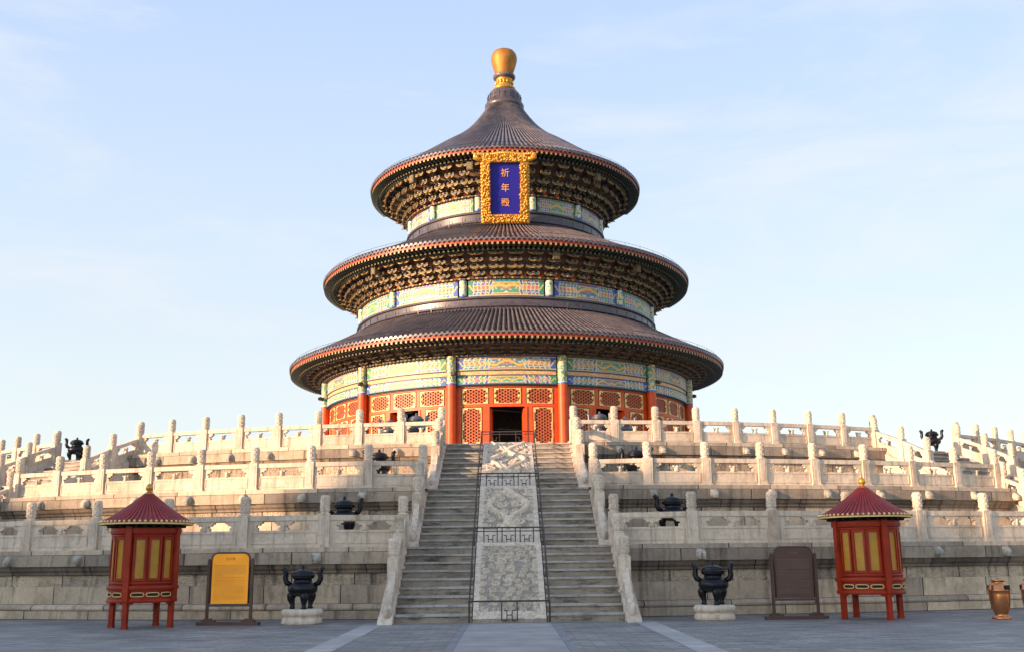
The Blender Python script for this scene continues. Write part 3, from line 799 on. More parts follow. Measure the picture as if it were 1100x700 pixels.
for (Rb, z0, z1, sd_) in ((7.14, 24.60, 25.68, 1), (10.58, 17.74, 18.90, 0)):
    gp = .36/Rb
    b = MB(); b.lathe([(Rb-.10, z0-.1), (Rb-.10, z1+.1)], 200); hpart(b, 'drum_wall', M_BBLUE)
    bandset(Rb, z0, z1, 0, 'painted_frieze', sd_, 150 if Rb > 8 else 110, 20, gap=gp)
    for i in range(-4, 4):
        th = (i+.5)*pi/6
        b = MB(); n = 12; h = z1-z0; r = .24; vs = []; fs = []; cols = []
        for j in range(13):
            for k_ in range(n+1):
                a = -pi*.55+pi*1.1*k_/n; vs.append((r*sin(a), -r*cos(a), z0+h*j/12))
        for j in range(12):
            for k_ in range(n):
                fs.append((j*(n+1)+k_, j*(n+1)+k_+1, (j+1)*(n+1)+k_+1, (j+1)*(n+1)+k_))
                v_ = (j+.5)/12
                q = nz(k_*.5, j*.6, i); c = (.70, .66, .42) if abs(q) < .2 else ((.55, .50, .22) if q > 0 else TEAL)
                if v_ < .1 or v_ > .9: c = BLUE
                cols.append(c)
        b.add(vs, fs, 0, True, None, None, cols)
        hpart(MB().add([tuple(RZ(th) @ T(0, -Rb+.02, 0) @ Vector(p)) for p in b.v], b.f, 0, True, None, None, b.col), 'short_column', M_PAINT)
bandset(12.86, 12.64, 13.50, 0, 'upper_beam', 1, 170, 18, gap=.028)
bandset(12.80, 12.35, 12.64, 0, 'cushion_board', 5, 90, 6, 'pale', gap=.028)
bandset(12.86, 11.80, 12.35, 0, 'lower_beam', 2, 170, 13, gap=.028)
b = MB()
for zz in (12.64, 12.35, 11.79): b.lathe([(12.80, zz-.02), (12.89, zz-.02), (12.89, zz+.02), (12.80, zz+.02)], 240)
hpart(b, 'beam_edging', M_BBLUE)
b = MB(); b.lathe([(12.74, 11.7), (12.74, 13.6), (12.9, 13.6)], 240); hpart(b, 'beam_backing', M_BBLUE)

# ridge rings below the two upper drums
def ridge(prof, nm):
    b = MB(); b.lathe(prof, 240, smooth=False)
    nj = int(2*pi*prof[0][0]/.95)
    zs = [p[1] for p in prof]; rm = prof[len(prof)//2][0]
    for i in range(nj):
        b.box((0, -rm-.012, (zs[0]*.45+zs[-1]*.55)), (.03, .05, abs(zs[0]-zs[-1])*.42), M=RZ(2*pi*i/nj))
    hpart(b, 'ridge_ring', M_RIDGE)
ridge([(7.10, 24.60), (7.34, 24.58), (7.36, 24.44), (7.22, 24.40), (7.22, 23.98), (7.40, 23.92), (7.42, 23.80), (7.32, 23.76), (7.50, 23.62), (7.52, 23.45), (7.3, 23.4)], 1)
ridge([(10.54, 17.74), (10.80, 17.72), (10.82, 17.60), (10.66, 17.56), (10.66, 17.24), (10.86, 17.18), (10.88, 17.06), (10.76, 17.02), (10.95, 16.90), (10.97, 16.76), (10.7, 16.7)], 2)
# finial
b = MB(); b.lathe([(1.40, 35.15), (1.50, 35.28), (1.50, 35.48), (1.40, 35.58), (1.28, 35.64), (1.30, 35.95), (1.22, 36.35), (1.02, 36.62), (.80, 36.76), (0.2, 36.8)], 40, smooth=True)
for i in range(20): b.box((0, -1.30, 36.02), (.06, .05, .42), M=RZ(2*pi*i/20))
fin = hpart(b, 'finial_base', M_RIDGE)
b = MB(); b.lathe([(.70, 36.70), (.86, 36.78), (.88, 36.90), (.80, 36.98), (.64, 37.04), (.62, 37.1), (.62, 37.66), (.68, 37.72)], 36, smooth=True)
for i in range(16): b.blob((.63*sin(i*pi/8), -.63*cos(i*pi/8), 37.36), .11, n=6, sq=(1, 1, 1.6))
hpart(b, 'finial_neck', M_GOLD, fin)
b = MB(); b.lathe([(.60, 37.66), (.80, 37.72), (.88, 37.84), (.86, 37.97), (.74, 38.05), (.6, 38.08)], 36, smooth=True); hpart(b, 'finial_collar', M_TILE, fin)
b = MB(); b.lathe([(.62, 38.03), (.70, 38.20), (.80, 38.52), (.92, 38.90), (1.00, 39.25), (1.01, 39.50), (.95, 39.76), (.80, 39.98), (.55, 40.12), (.25, 40.19), (0, 40.2)], 48, smooth=True); hpart(b, 'gilded_globe', M_GLOBE, fin)

# wall, columns, doors -------------------------------------------------
RW = 12.62; z0w = Z3+.12
b = MB(); b.lathe([(14.6, Z3), (14.6, Z3+.10), (14.55, Z3+.12), (11, Z3+.12)], 180); hpart(b, 'hall_plinth', M_LEDGE)
b = MB(); b.lathe([(9.2, z0w), (9.2, 13.4)], 90); hpart(b, 'inner_wall', M_DARK)
b = MB(); b.lathe([(12.3, 11.9), (9.2, 11.9)], 90); hpart(b, 'ceiling', M_DARK)
def lattice(u0, u1, za, zb, closed=True):
    """a lattice panel: backing, three sets of bars, gold frame; returns (red, gold) builders in arc space"""
    r = MB(); gd = MB(); w = u1-u0; h = zb-za
    r.box(((u0+u1)/2, .07, (za+zb)/2), (w, .02, h), 1)
    rng = []
    sp = .165
    def bar(x0, z0, x1, z1):
        n = max(1, int(math.hypot(x1-x0, z1-z0)/.5)); dx, dz = x1-x0, z1-z0; l_ = math.hypot(dx, dz)
        ox, oz = -dz/l_*.026, dx/l_*.026
        for i in range(1):
            r.add([(x0-ox, .015, z0-oz), (x1-ox, .015, z1-oz), (x1+ox, .015, z1+oz), (x0+ox, .015, z0+oz)], [(0, 1, 2, 3)], 0)
    x = u0+.09
    while x < u1-.04: bar(x, za, x, zb); x += sp
    for sg in (-1, 1):
        sl = .577*sg; c = za-abs(sl)*w
        while c < zb+abs(sl)*w:
            # line z = c + sl*(x-u0)
            xa, xb = u0, u1; z_a, z_b = c, c+sl*w
            if sg > 0:
                if z_a < za: xa = u0+(za-c)/sl; z_a = za
                if z_b > zb: xb = u0+(zb-c)/sl; z_b = zb
            else:
                if z_a > zb: xa = u0+(zb-c)/sl; z_a = zb
                if z_b < za: xb = u0+(za-c)/sl; z_b = za
            if xb-xa > .03: bar(xa, z_a, xb, z_b)
            c += sp*1.155
    # frame: thin gold line all round with wide L corners
    m = .035
    for xx in (u0, u1): gd.box((xx, -.01, (za+zb)/2), (m, .05, h+m))
    for zz in (za, zb): gd.box(((u0+u1)/2, -.012, zz), (w+m, .05, m))
    cl = min(w, h)*.24
    for sx, xx in ((1, u0), (-1, u1)):
        for sz, zz in ((1, za), (-1, zb)):
            gd.box((xx+sx*cl*.6, -.02, zz+sz*.06), (cl*1.2, .05, .085)); gd.box((xx+sx*.06, -.023, zz+sz*cl*.55), (.085, .05, cl*1.1))
    if h > 1.5:
        for xx in (u0+.05, u1-.05):
            for f_ in (.42, .5, .58): gd.box((xx, -.022, za+h*f_), (.085, .05, h*.06))
    else:
        for xx in (u0+.09, u1-.09): gd.blob((xx, -.01, (za+zb)/2), .085, sq=(1, .4, 1.2))
    return r, gd
def warp(b, phi, R=RW):
    b.bend(R); Mx = RZ(phi); b.v = [tuple(Mx @ Vector(p)) for p in b.v]; return b
def subdiv_box(b, x0, x1, y0, y1, za, zb, mat=0):
    n = max(1, int((x1-x0)/.5))
    for i in range(n):
        a, c = x0+(x1-x0)*i/n, x0+(x1-x0)*(i+1)/n
        fs = [(0, 3, 2, 1), (4, 5, 6, 7), (0, 1, 5, 4), (2, 3, 7, 6)]
        if i == n-1: fs.append((1, 2, 6, 5))
        if i == 0: fs.append((3, 0, 4, 7))
        b.add([(a, y0, za), (c, y0, za), (c, y1, za), (a, y1, za), (a, y0, zb), (c, y0, zb), (c, y1, zb), (a, y1, zb)], fs, mat)
for bi in range(-3, 4):
    phi = bi*pi/6; opened = abs(bi) <= 1
    b = MB()
    hx = RW*pi/12
    # rails and stiles of the bay: red wall pieces around the openings
    LE = [(-2.76, -1.48), (1.52, 2.80)] if opened else [(-2.76, -1.60), (-1.28, -.12), (.12, 1.28), (1.60, 2.76)]
    TR = [(-2.76, -1.08), (-.84, .88), (1.12, 2.80)]
    y0, y1 = .0, .14
    subdiv_box(b, -hx, hx, y0-.02, y1, 11.62, 11.80)
    subdiv_box(b, -hx, hx, y0-.02, y1, 10.46, 10.62)
    xs = [-hx] + [q_ for p_ in TR for q_ in p_] + [hx]
    for i in range(0, len(xs), 2): subdiv_box(b, xs[i], xs[i+1], y0, y1, 10.62, 11.62)
    xs = [-hx] + [q_ for p_ in (sorted(LE + ([(-1.18, 1.18)] if opened else []))) for q_ in p_] + [hx]
    for i in range(0, len(xs), 2): subdiv_box(b, xs[i], xs[i+1], y0-.01, y1, z0w, 10.46)
    for a, c in LE:
        subdiv_box(b, a, c, y0, y1, z0w, 8.2)
    if opened:
        for sx in (-1, 1): subdiv_box(b, *sorted((sx*1.18, sx*1.06)), -.06, .3, z0w, 10.46)
    wl = hpart(warp(b, phi), 'bay_wall', M_RED)
    for (a, c), za, zb, nm in [(p_, 8.26, 10.40, 'lattice_leaf') for p_ in LE] + [(p_, 10.66, 11.56, 'transom_lattice') for p_ in TR]:
        r, gd = lattice(a+.07, c-.07, za, zb)
        o = hpart(warp(r, phi), nm, [M_LATTICE, M_LATBACK]); hpart(warp(gd, phi), 'gilt_frame', M_GOLDP, o)
        if nm == 'lattice_leaf':
            s2 = MB(); x0, x1 = a+.12, c-.12
            for zc, hh in ((7.9, .32), (6.9, 1.3)):
                for xx in (x0, x1): s2.box((xx, -.02, zc), (.05, .04, hh))
                for zz in (zc-hh/2, zc+hh/2): s2.box(((x0+x1)/2, -.022, zz), (x1-x0+.05, .04, .05))
                s2.blob(((x0+x1)/2, -.01, zc), .12, sq=(2.2, .4, 1.0))
            hpart(warp(s2, phi), 'gilt_frame', M_GOLDP, o)
    if opened:
        for sx in (-1, 1):    # door leaves folded inwards
            b = MB(); b.box((sx*1.02, .75, (z0w+10.4)/2), (.09, 1.1, 10.38-z0w)); b.box((sx*.99, .75, 9.2), (.02, .8, 1.9), 1)
            b2 = hpart(warp(b, phi), 'door_leaf', [M_RED, M_LATTICE])
# columns
for i in range(-4, 4):
    th = (i+.5)*pi/6
    b = MB(); b.lathe([(.42, z0w), (.42, z0w+.12), (.30, z0w+.2)], 20, smooth=True); b.lathe([(.29, z0w+.15), (.285, 11.8)], 24, smooth=True)
    c_ = hpart(MB().add([tuple(RZ(th) @ T(0, -12.92, 0) @ Vector(p)) for p in b.v], b.f, 0, True), 'column', M_RED)
    b = MB(); n = 16; vs = []; fs = []; cols = []; nj = 22
    for j in range(nj+1):
        for k_ in range(n+1):
            a = -pi*.6+pi*1.2*k_/n; vs.append(tuple(RZ(th) @ T(0, -12.92, 0) @ Vector((.29*sin(a), -.29*cos(a), 11.8+1.72*j/nj))))
    for j in range(nj):
        for k_ in range(n):
            fs.append((j*(n+1)+k_, j*(n+1)+k_+1, (j+1)*(n+1)+k_+1, (j+1)*(n+1)+k_))
            q = nz(k_*.45, j*.45, i+7.3); v_ = (j+.5)/nj
            c = (.10, .26, .16) if q < -.16 else ((.66, .48, .18) if abs(q) < .17 else (.14, .28, .36))
            if v_ < .05: c = BLUE
            elif v_ < .09: c = WHITE
            cols.append(c)
    b.add(vs, fs, 0, True, None, None, cols); hpart(b, 'painted_collar', M_PAINT, c_)
    b = MB(); b.box((0, -13.28, 12.42), (.30, .16, .22)); b.box((0, -13.40, 12.42), (.22, .10, .16), 1); b.box((0, -13.2, 12.42), (.08, .2, .08))
    hpart(MB().add([tuple(RZ(th+.018) @ Vector(p)) for p in b.v], b.f), 'floodlight', [M_IRON], c_) if i in (-2, -1, 1, 2, -3) else None
# small green lamp boxes hung in the bracket rings
for (Rb, zb_, ths) in ((12.05, 20.05, (-45, 15, 45)), (8.9, 27.2, (-45, -15, 45))):
    for a in ths:
        b = MB(); b.box((0, -Rb-.1, zb_), (.42, .3, .55)); b.box((0, -Rb-.26, zb_), (.32, .03, .44), 1)
        hpart(MB().add([tuple(RZ(radians(a)) @ Vector(p)) for p in b.v], b.f, 0), 'eave_lantern_box', M_BGREEN)

# ------------------------------------------------------------------ name plaque
top, bot = Vector((0, -9.98, 27.50)), Vector((0, -8.30, 23.42))
ax = (top-bot); Hh = ax.length; ax.normalize(); tilt = math.atan2(-ax.y, ax.z)
PT = thing('name_plaque', 'tilted blue plaque with three gold characters in a carved gold frame under the top eaves', 'plaque', tuple(bot))
PM = Matrix.Translation(bot) @ Matrix.Rotation(tilt, 4, 'X')
Wp, fw_ = 2.98, .50
b = MB(); b.box((0, .05, Hh/2), (Wp-.3, .12, Hh-.3)); b.obj('back_board', M_BLUE, PT, PM, world=True)
# face set back inside the frame is the same blue board
b = MB(); rnd = random.Random(3)
for sx in (-1, 1): b.box((sx*(Wp/2-fw_/2), -.10, Hh/2), (fw_, .26, Hh))
b.box((0, -.10, fw_*.5), (Wp-2*fw_+.002, .26, fw_)); b.box((0, -.10, Hh-fw_*.5), (Wp-2*fw_+.002, .26, fw_))
def along(): 
    side = rnd.random()*(2*Hh+2*Wp)
    if side < Hh: return (-Wp/2+rnd.uniform(.02, fw_), side)
    if side < 2*Hh: return (Wp/2-rnd.uniform(.02, fw_), side-Hh)
    if side < 2*Hh+Wp: return (side-2*Hh-Wp/2, rnd.uniform(.0, fw_-.05))
    return (side-2*Hh-Wp-Wp/2, Hh-rnd.uniform(.0, fw_-.05))
for i in range(900):
    x, z = along(); r = rnd.uniform(.03, .085)
    b.blob((x, -.23, z), r, sq=(rnd.uniform(.6, 1.6), 1.1, rnd.uniform(.6, 1.6)), n=6)
for i in range(44):      # scalloped outer rim
    f_ = i/43
    for sx in (-1, 1): b.blob((sx*(Wp/2+.02), -.10, f_*Hh), .10 + .03*(i % 2), n=6)
for i in range(30):
    f_ = i/29-.5
    b.blob((f_*Wp, -.12, -.02), .11 + .03*(i % 2), n=6); b.blob((f_*Wp*1.15, -.14, Hh+.05+.05*cos(f_*9)), .14, n=6)
for sx in (-1, 1):       # scroll ears at the top corners
    pth = [(sx*(Wp/2-.1), -.12, Hh-.25), (sx*(Wp/2+.25), -.14, Hh-.30), (sx*(Wp/2+.48), -.14, Hh-.18), (sx*(Wp/2+.46), -.14, Hh+.02), (sx*(Wp/2+.2), -.14, Hh+.05)]
    b.tube(pth, [.14, .17, .17, .15, .10], 8); b.blob((sx*(Wp/2+.33), -.16, Hh-.14), .15)
b.obj('gold_frame', M_GOLD, PT, PM, world=True)
def text_mesh(txt, size, mat, name, extr=.02):
    cu = bpy.data.curves.new(name, 'FONT'); cu.body = txt; cu.size = size; cu.align_x = 'CENTER'; cu.align_y = 'CENTER'; cu.extrude = extr; cu.offset = size*.004
    o = bpy.data.objects.new(name, cu); COL.objects.link(o)
    dg = bpy.context.evaluated_depsgraph_get(); me = bpy.data.meshes.new_from_object(o.evaluated_get(dg)); me.name = name
    bpy.data.objects.remove(o); me.materials.clear(); me.materials.append(mat)
    for p in me.polygons: p.material_index = 0
    return me
for i, ch in enumerate('祈年殿'):
    me = text_mesh(ch, .58, M_CHARG, 'character')
    link('character', me, PT, PM @ T(0, -.03, Hh*(.72-.22*i)) @ Matrix.Rotation(pi/2, 4, 'X'), world=True)

# ------------------------------------------------------------------ incense burners
def burner_meshes(mat):
    o = {}
    b = MB(); b.lathe([(0, .30), (.16, .31), (.30, .36), (.38, .44), (.40, .53), (.36, .61), (.28, .655), (.235, .69), (.235, .76), (.30, .79), (.31, .82), (.25, .83)], 28, smooth=True); o['body'] = b.mesh('body', mat)
    b = MB(); b.lathe([(.30, .825), (.32, .84), (.31, .87), (.26, .90), (.27, .925), (.24, .96), (.15, 1.0), (.06, 1.02), (.045, 1.035), (.05, 1.05), (.035, 1.06)], 28, smooth=True)
    b.blob((0, 0, 1.075), .048, n=8)
    o['lid'] = b.mesh('lid', mat)
    b = MB(); b.tube([(.30, 0, .60), (.42, 0, .66), (.47, 0, .76), (.455, 0, .88), (.46, 0, .98), (.52, 0, 1.03), (.55, 0, 1.0)], [.06, .075, .07, .065, .075, .07, .04], 8, flat=1.2); o['handle'] = b.mesh('handle', mat)
    b = MB(); b.tube([(.26, 0, .42), (.31, 0, .33), (.31, 0, .24), (.27, 0, .12), (.27, 0, .05), (.28, 0, 0)], [.10, .125, .10, .062, .065, .085], 10); b.blob((.36, 0, .34), .07, n=8); o['leg'] = b.mesh('leg', mat)
    return o
def stone_base_mesh(seed, r=.52, h=.37):
    b = MB(); b.lathe([(0, 0), (r*.94, 0), (r*.98, h*.1), (r*.95, h*.36), (r*.86, h*.46), (r*.88, h*.52), (r, h*.62), (r*1.0, h*.86), (r*.92, h*.98), (0, h)], 30, smooth=True)
    b.v = [(x*(1+.05*noise.noise(Vector((x*2, y*2, z*3+seed)))), y*(1+.05*noise.noise(Vector((x*2+5, y*2, z*3+seed)))), z) for x, y, z in b.v]
    return b.mesh('stone_base', M_MARBLE)
BM_ = burner_meshes(M_BRONZE); BM2 = burner_meshes(M_OLDBRONZE)
def burner(x, y, z, rz, label, base_label, sc=1.0, old=False, bh=.37, br=.52):
    if bh:
        me = stone_base_mesh(x, br, bh); o = link('stone_base', me, None, T(x, y, z))
        tag(o, base_label, 'stone base', 'stone bases under the incense burners')
    K = BM2 if old else BM_
    t = thing('incense_burner', label, 'incense burner', (x, y, z+bh), rz, 'bronze incense burners on the terraces')
    S = Matrix.Scale(sc, 4)
    link('body', K['body'], t, S); link('lid', K['lid'], t, S)
    for a in (0, pi): link('handle', K['handle'], t, S @ RZ(a))
    for a in (-pi/2+.35, -pi/2+.35+2*pi/3, -pi/2+.35+4*pi/3): link('leg', K['leg'], t, S @ RZ(a))
burner(-5.2, -47.05, 0, .0, 'black bronze burner on the courtyard beside the glowing brass sign', 'rough two-layer stone under the burner beside the brass sign', .95)
burner(5.12, -47.2, 0, -.3, 'black bronze burner on the courtyard beside the dark brown sign', 'round pale stone drum under the burner beside the brown sign', .95)
burner(-4.82, -43.1, Z1, .1, 'black bronze burner behind the lowest balustrade left of the stairs', 'low stone behind the lowest balustrade left of the stairs', 1.0)
burner(4.82, -43.1, Z1, .1, 'black bronze burner behind the lowest balustrade right of the stairs', 'low stone behind the lowest balustrade right of the stairs', 1.0)
burner(-4.45, -38.0, Z2, .2, 'black burner on the middle tier left of the stairs, half hidden by a post', 'low stone on the middle tier left of the stairs', 1.05)
burner(4.45, -38.0, Z2, -.2, 'black burner on the middle tier right of the stairs, half hidden by a post', 'low stone on the middle tier right of the stairs', 1.05)
burner(-3.62, -33.0, Z3, .5, 'grey bronze vessel with knobbed dome lid in front of the left bay', 'stone under the domed vessel in front of the left bay', .98, True)
burner(-4.75, -32.2, Z3, .2, 'grey bronze vessel partly behind a post left of the domed one', 'stone under the half hidden vessel in front of the left bay', .9, True)
burner(3.66, -33.0, Z3, -.5, 'grey bronze vessel with knobbed dome lid in front of the right bay', 'stone under the domed vessel in front of the right bay', .98, True)
burner(4.75, -32.2, Z3, -.2, 'grey bronze vessel partly behind a post right of the domed one', 'stone under the half hidden vessel in front of the right bay', .9, True)
burner(-18.7, -28.9, Z3, .3, 'dark burner against the sky at the head of the far left side stairs', 'low stone at the head of the far left side stairs', .90, False, .12, .5)
burner(18.5, -28.9, Z3, -.2, 'dark burner against the sky at the head of the far right side stairs', 'low stone at the head of the far right side stairs', .90, False, .12, .5)

# ------------------------------------------------------------------ small red pavilions
def lantern_pavilion(x, y, rz, label):
    t = thing('pavilion', label, 'pavilion', (x, y, 0), rz, 'red lantern pavilions either side of the court')
    R = .80
    b = MB(); b.lathe([(R-.05, .66), (R-.05, 2.36)], 48, smooth=True); b.obj('drum', M_PAVRED, t)
    for r0, za, zb in ((R+.015, .60, .68), (R+.035, .90, .99), (R-.01, 1.03, 1.08), (R-.01, 2.14, 2.2), (R+.025, 2.22, 2.36)):
        b = MB(); b.lathe([(R-.06, za), (r0, za), (r0+.012, (za+zb)/2), (r0, zb), (R-.06, zb)], 48, smooth=False); b.obj('drum_hoop', M_PAVRED, t)
    b = MB(); b.lathe([(R-.05, .66), (R-.02, .66), (R-.02, .92), (R-.05, .92)], 48)
    b.obj('lower_band', M_PAVRED, t)
    for q_ in range(4):
        a0 = q_*pi/2
        b = MB(); a = a0; P0 = Vector((sin(a), -cos(a), 0))
        b.box((0, -R+.02, 1.51), (.15, .17, 1.76), M=RZ(a)); b.obj('corner_post', M_PAVRED, t)
        b = MB(); b.box((0, -R+.035, .31), (.115, .115, .62), M=RZ(a), top=1.0)
        b.box((0, -R+.035, .03), (.13, .13, .06), M=RZ(a)); 
        b.obj('leg', M_PAVRED, t)
        for m in (-1, 1): # little bracket beside each leg
            b = MB(); b.add([tuple(RZ(a) @ Vector(p)) for p in [(m*.06, -R+.02, .60), (m*.17, -R+.05, .60), (m*.15, -R+.05, .57), (m*.09, -R+.02, .55), (m*.06, -R+.02, .51), (m*.06, -R+.07, .60), (m*.17, -R+.10, .60), (m*.15, -R+.10, .57), (m*.09, -R+.07, .55), (m*.06, -R+.07, .51)]],
                            [(0, 1, 2, 3, 4), (9, 8, 7, 6, 5), (0, 4, 9, 5), (4, 3, 8, 9), (3, 2, 7, 8), (2, 1, 6, 7)]); b.obj('leg_bracket', M_PAVRED, t)
        for j in range(3):
            am = a0+pi/4+(j-1)*.45; hw = .15
            b = MB(); b.lathe([(R-.035, 1.17), (R-.035, 2.08)], 6, am-hw, am+hw, smooth=True); p_ = b.obj('window_pane', M_YPANE, t)
            b = MB()
            for zz in (1.14, 2.11): b.lathe([(R-.05, zz-.03), (R-.005, zz-.03), (R-.005, zz+.03), (R-.05, zz+.03)], 6, am-hw-.035, am+hw+.035)
            for sx in (-1, 1): b.box((0, -R+.025, 1.625), (.045, .045, 1.02), M=RZ(am+sx*(hw+.012)))
            b.obj('pane_frame', M_PAVRED, p_)
            # gilt slot in the lower band
            b = MB(); n = 20; pts = []
            for k_ in range(n+1):
                aa = 2*pi*k_/n; ca, sa = cos(aa), sin(aa)
                pts.append(polar(R-.0, am+.19*math.copysign(abs(ca)**.5, ca), .79+.045*math.copysign(abs(sa)**.6, sa)))
            b.tube(pts, .012, 5, cap=False); b.obj('gilt_slot', M_GOLDP, t)
            b = MB(); b.lathe([(R-.012, .765), (R-.012, .815)], 5, am-.13, am+.13); b.obj('slot_opening', M_BLACK, t)
    # open frieze under the roof
    b = MB(); b.lathe([(R-.10, 2.36), (R-.10, 2.44)], 40)
    for i in range(28): b.box((0, -R-.02, 2.40), (.07, .22, .045), M=RZ(2*pi*i/28))
    b.obj('frieze', M_DARK, t)
    b = MB(); nr = 56; Rr = 1.20
    prof = [(.07, 3.22), (.24, 3.08), (.46, 2.90), (.72, 2.71), (.96, 2.56), (1.10, 2.50)]
    b.lathe(prof + [(1.10, 2.46), (.70, 2.44)], nr, smooth=False)
    for i in range(nr):
        th = 2*pi*i/nr; vs = []
        for r, z in prof:
            w = min(.028, r*.05); vs += [tuple(RZ(th) @ Vector(p)) for p in ((-w, -r, z+.002), (-w*.7, -r, z+.03), (w*.7, -r, z+.03), (w, -r, z+.002))]
        m = len(prof); b.add(vs, [(j*4+k_, j*4+k_+1, j*4+k_+5, j*4+k_+4) for j in range(m-1) for k_ in range(3)] + [((m-1)*4, (m-1)*4+1, (m-1)*4+2, (m-1)*4+3)])
    rf = b.obj('roof', M_PAVROOF, t)
    b = MB()
    for i in range(nr): b.blob(tuple(polar(1.112, 2*pi*i/nr, 2.505)), .036, n=6)
    b.lathe([(1.09, 2.44), (1.11, 2.44), (1.11, 2.475), (1.09, 2.475)], 56); b.obj('gilt_eave', M_GOLDP, rf)
    b = MB(); b.lathe([(.11, 3.17), (.12, 3.22), (.06, 3.24), (.055, 3.28), (.085, 3.32), (.09, 3.37), (.06, 3.43), (.03, 3.46), (0, 3.47)], 16, smooth=True); b.obj('gilt_knob', M_GOLD, rf)
lantern_pavilion(-8.98, -47.75, radians(-9), 'red drum-shaped pavilion with amber panes and crimson roof beside the glowing brass sign')
lantern_pavilion(8.98, -47.45, radians(12), 'red drum-shaped pavilion with amber panes and crimson roof beside the copper bin')

# ------------------------------------------------------------------ sign boards
def sign(x, y, rz, label, mat, ink, wide=.98, hgt=1.23):
    t = thing('sign_board', label, 'sign', (x, y, 0), rz, 'information boards in front of the terrace')
    z0 = .52
    b = MB(); r = .16; pts = [(-wide/2, z0), (wide/2, z0)]
    for k_ in range(7): a = pi/2*k_/6; pts.append((wide/2-r+r*cos(a), z0+hgt-r+r*sin(a)))
    for k_ in range(7): a = pi/2+pi/2*k_/6; pts.append((-wide/2+r+r*cos(a), z0+hgt-r+r*sin(a)))
    n = len(pts); b.add([(px, -.02, pz) for px, pz in pts]+[(px, .02, pz) for px, pz in pts], [tuple(range(n)), tuple(range(2*n-1, n-1, -1))] + [(i, i+n, (i+1) % n+n, (i+1) % n) for i in range(n)])
    bd = b.obj('board', mat, t)
    b = MB(); b.tube([(px, 0, pz) for px, pz in pts[1:]+pts[:1]], .028, 6); b.obj('board_rim', M_FRAMEBR, bd)
    b = MB(); rnd = random.Random(5); z = z0+hgt-.30
    rows = 0
    while z > z0+.10:
        x_ = -wide/2+.08; small = rows > 7
        end = wide/2-.08 if rows not in (6, 13, 20) else -wide/2+.08+rnd.uniform(.2, .6)
        while x_ < end:
            w = rnd.uniform(.010, .022) if not small else rnd.uniform(.012, .05)
            if x_+w > end: break
            b.box((x_+w/2, -.0215, z), (w, .003, .018 if not small else .010)); x_ += w+.009
        z -= .042 if not small else .030; rows += 1
    b.obj('engraved_text', ink, bd)
    me = text_mesh('祈年殿', .085, ink, 'title', .002)
    for i in range(1): link('title', me, bd, T(0, -.0225, z0+hgt-.15) @ Matrix.Rotation(pi/2, 4, 'X') )
    for sx in (-1, 1):
        b = MB(); b.box((sx*(wide/2+.075), 0, .82), (.065, .065, 1.5)); b.blob((sx*(wide/2+.075), 0, 1.58), .04, n=8); b.box((sx*(wide/2+.04), 0, 1.45), (.05, .03, .03)); b.box((sx*(wide/2+.04), 0, .62), (.05, .03, .03))
        b.obj('post', M_FRAMEBR, t)
        b = MB(); b.box((sx*(wide/2+.02), 0, .105), (.34, .13, .05)); b.box((sx*(wide/2+.04), 0, .145), (.2, .11, .03)); b.obj('foot', M_FRAMEBR, t)
    b = MB(); b.box((0, 0, .04), (wide+.62, .16, .08)); b.obj('base_beam', M_FRAMEBR, t)
    b = MB(); b.box((0, 0, .475), (wide+.085, .045, .05)); b.obj('lower_rail', M_FRAMEBR, t)
sign(-6.98, -47.25, radians(-7), 'brass board glowing orange with engraved text in a brown stand', M_BRASS, M_INK)
sign(7.12, -47.35, radians(5), 'dark brown round-cornered board in a brown stand beside the right burner', M_BRSIGN, M_INK2)

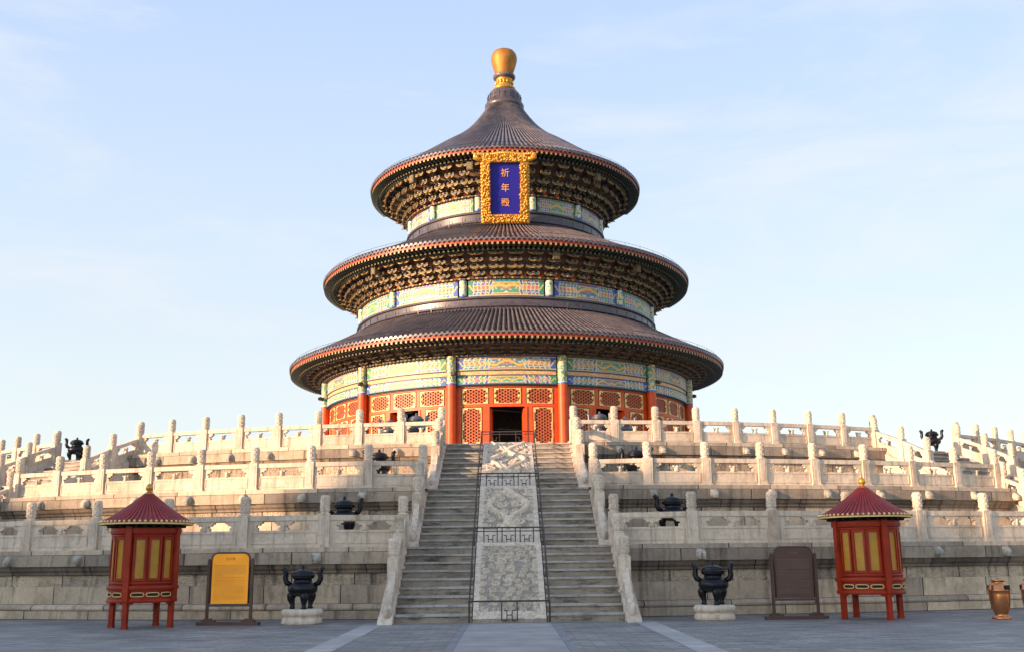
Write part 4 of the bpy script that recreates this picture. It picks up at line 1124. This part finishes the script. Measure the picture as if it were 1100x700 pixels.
# ------------------------------------------------------------------ copper bins
def bin_(x, y, label, rz=0):
    t = thing('litter_bin', label, 'bin', (x, y, 0), rz, 'copper urn bins'); t.scale = (.82, .82, .93)
    b = MB(); b.lathe([(0, 0), (.26, 0), (.27, .03), (.25, .06), (.19, .08), (.18, .12), (.20, .16)], 32, smooth=True); b.obj('foot', M_COPPER, t)
    b = MB(); b.lathe([(.20, .16), (.25, .28), (.285, .45), (.295, .62), (.29, .70), (.305, .715), (.305, .735), (.29, .75), (.275, .84), (.22, .89), (.17, .91), (.17, .94), (.20, .955), (.20, .985), (.16, .99), (0, .985)], 36, smooth=True); b.obj('body', M_COPPER, t)
    b = MB()
    for a in (.55, .55+pi): b.lathe([(.30, .735), (.312, .74), (.312, .85), (.28, .855)], 6, a-.38, a+.38)
    b.obj('slot', M_BLACK, t)
    b = MB(); b.box((0, -.295, .52), (.02, .02, .22), M=RZ(.35)); b.obj('hinge', M_COPPER, t)
bin_(11.84, -48.15, 'copper urn-shaped litter bin standing on the court right of the pavilion')
bin_(12.66, -48.1, 'second copper urn bin cut off by the right photo edge', .4)

# ------------------------------------------------------------------ unseen hall and wing added out west, shaped to shade stairs and tiers
def shade_hall(name, label, y0, y1, x0, rh, eh):
    t = thing('shade_hall', label, 'hall', (x0, (y0+y1)/2, 0)); hl = (y1-y0)/2
    b = MB(); b.box((0, 0, .75), (17, 2*hl, 1.5)); b.obj('podium', M_GREYWALL, t)
    b = MB(); b.box((0, 0, 1.5+(eh-1.5)/2), (12, 2*hl-3, eh-1.5)); b.obj('wall', M_DOORRED, t)
    b = MB(); k_ = (rh-eh); h = [(-9, eh), (-5, eh+k_*.25), (-1.5, eh+k_*.76), (0, rh-.6), (1.5, eh+k_*.76), (5, eh+k_*.25), (9, eh), (9, eh-.4), (-9, eh-.4)]
    m = len(h); b.add([(x, -hl-1, z) for x, z in h] + [(x, hl+1, z) for x, z in h], [tuple(range(m)), tuple(range(2*m-1, m-1, -1))] + [(i, i+m, (i+1) % m+m, (i+1) % m) for i in range(m)])
    r_ = b.obj('roof', M_TILE, t)
    b = MB(); b.box((0, 0, rh-.5), (.7, 2*hl+2.4, 1.0)); b.obj('ridge', M_RIDGE, r_)
    n = int(hl/2)
    for j in range(n):
        b = MB(); yy = -hl+2+j*(2*hl-4)/(n-1); b.lathe([(.3, 1.5), (.3, eh-.3)], 12, smooth=True, M=T(7.2, yy, 0)); b.obj('column', M_RED, t)
shade_hall('shade_hall', 'unseen tall red hall with dark tiled roof added west of the court for its shade', -112, -73.5, -62, 17.5, 9.5)
shade_hall('shade_hall', 'unseen lower red wing added west of the terraces to shape their shade', -71.3, -44, -62, 12.6, 6.8)
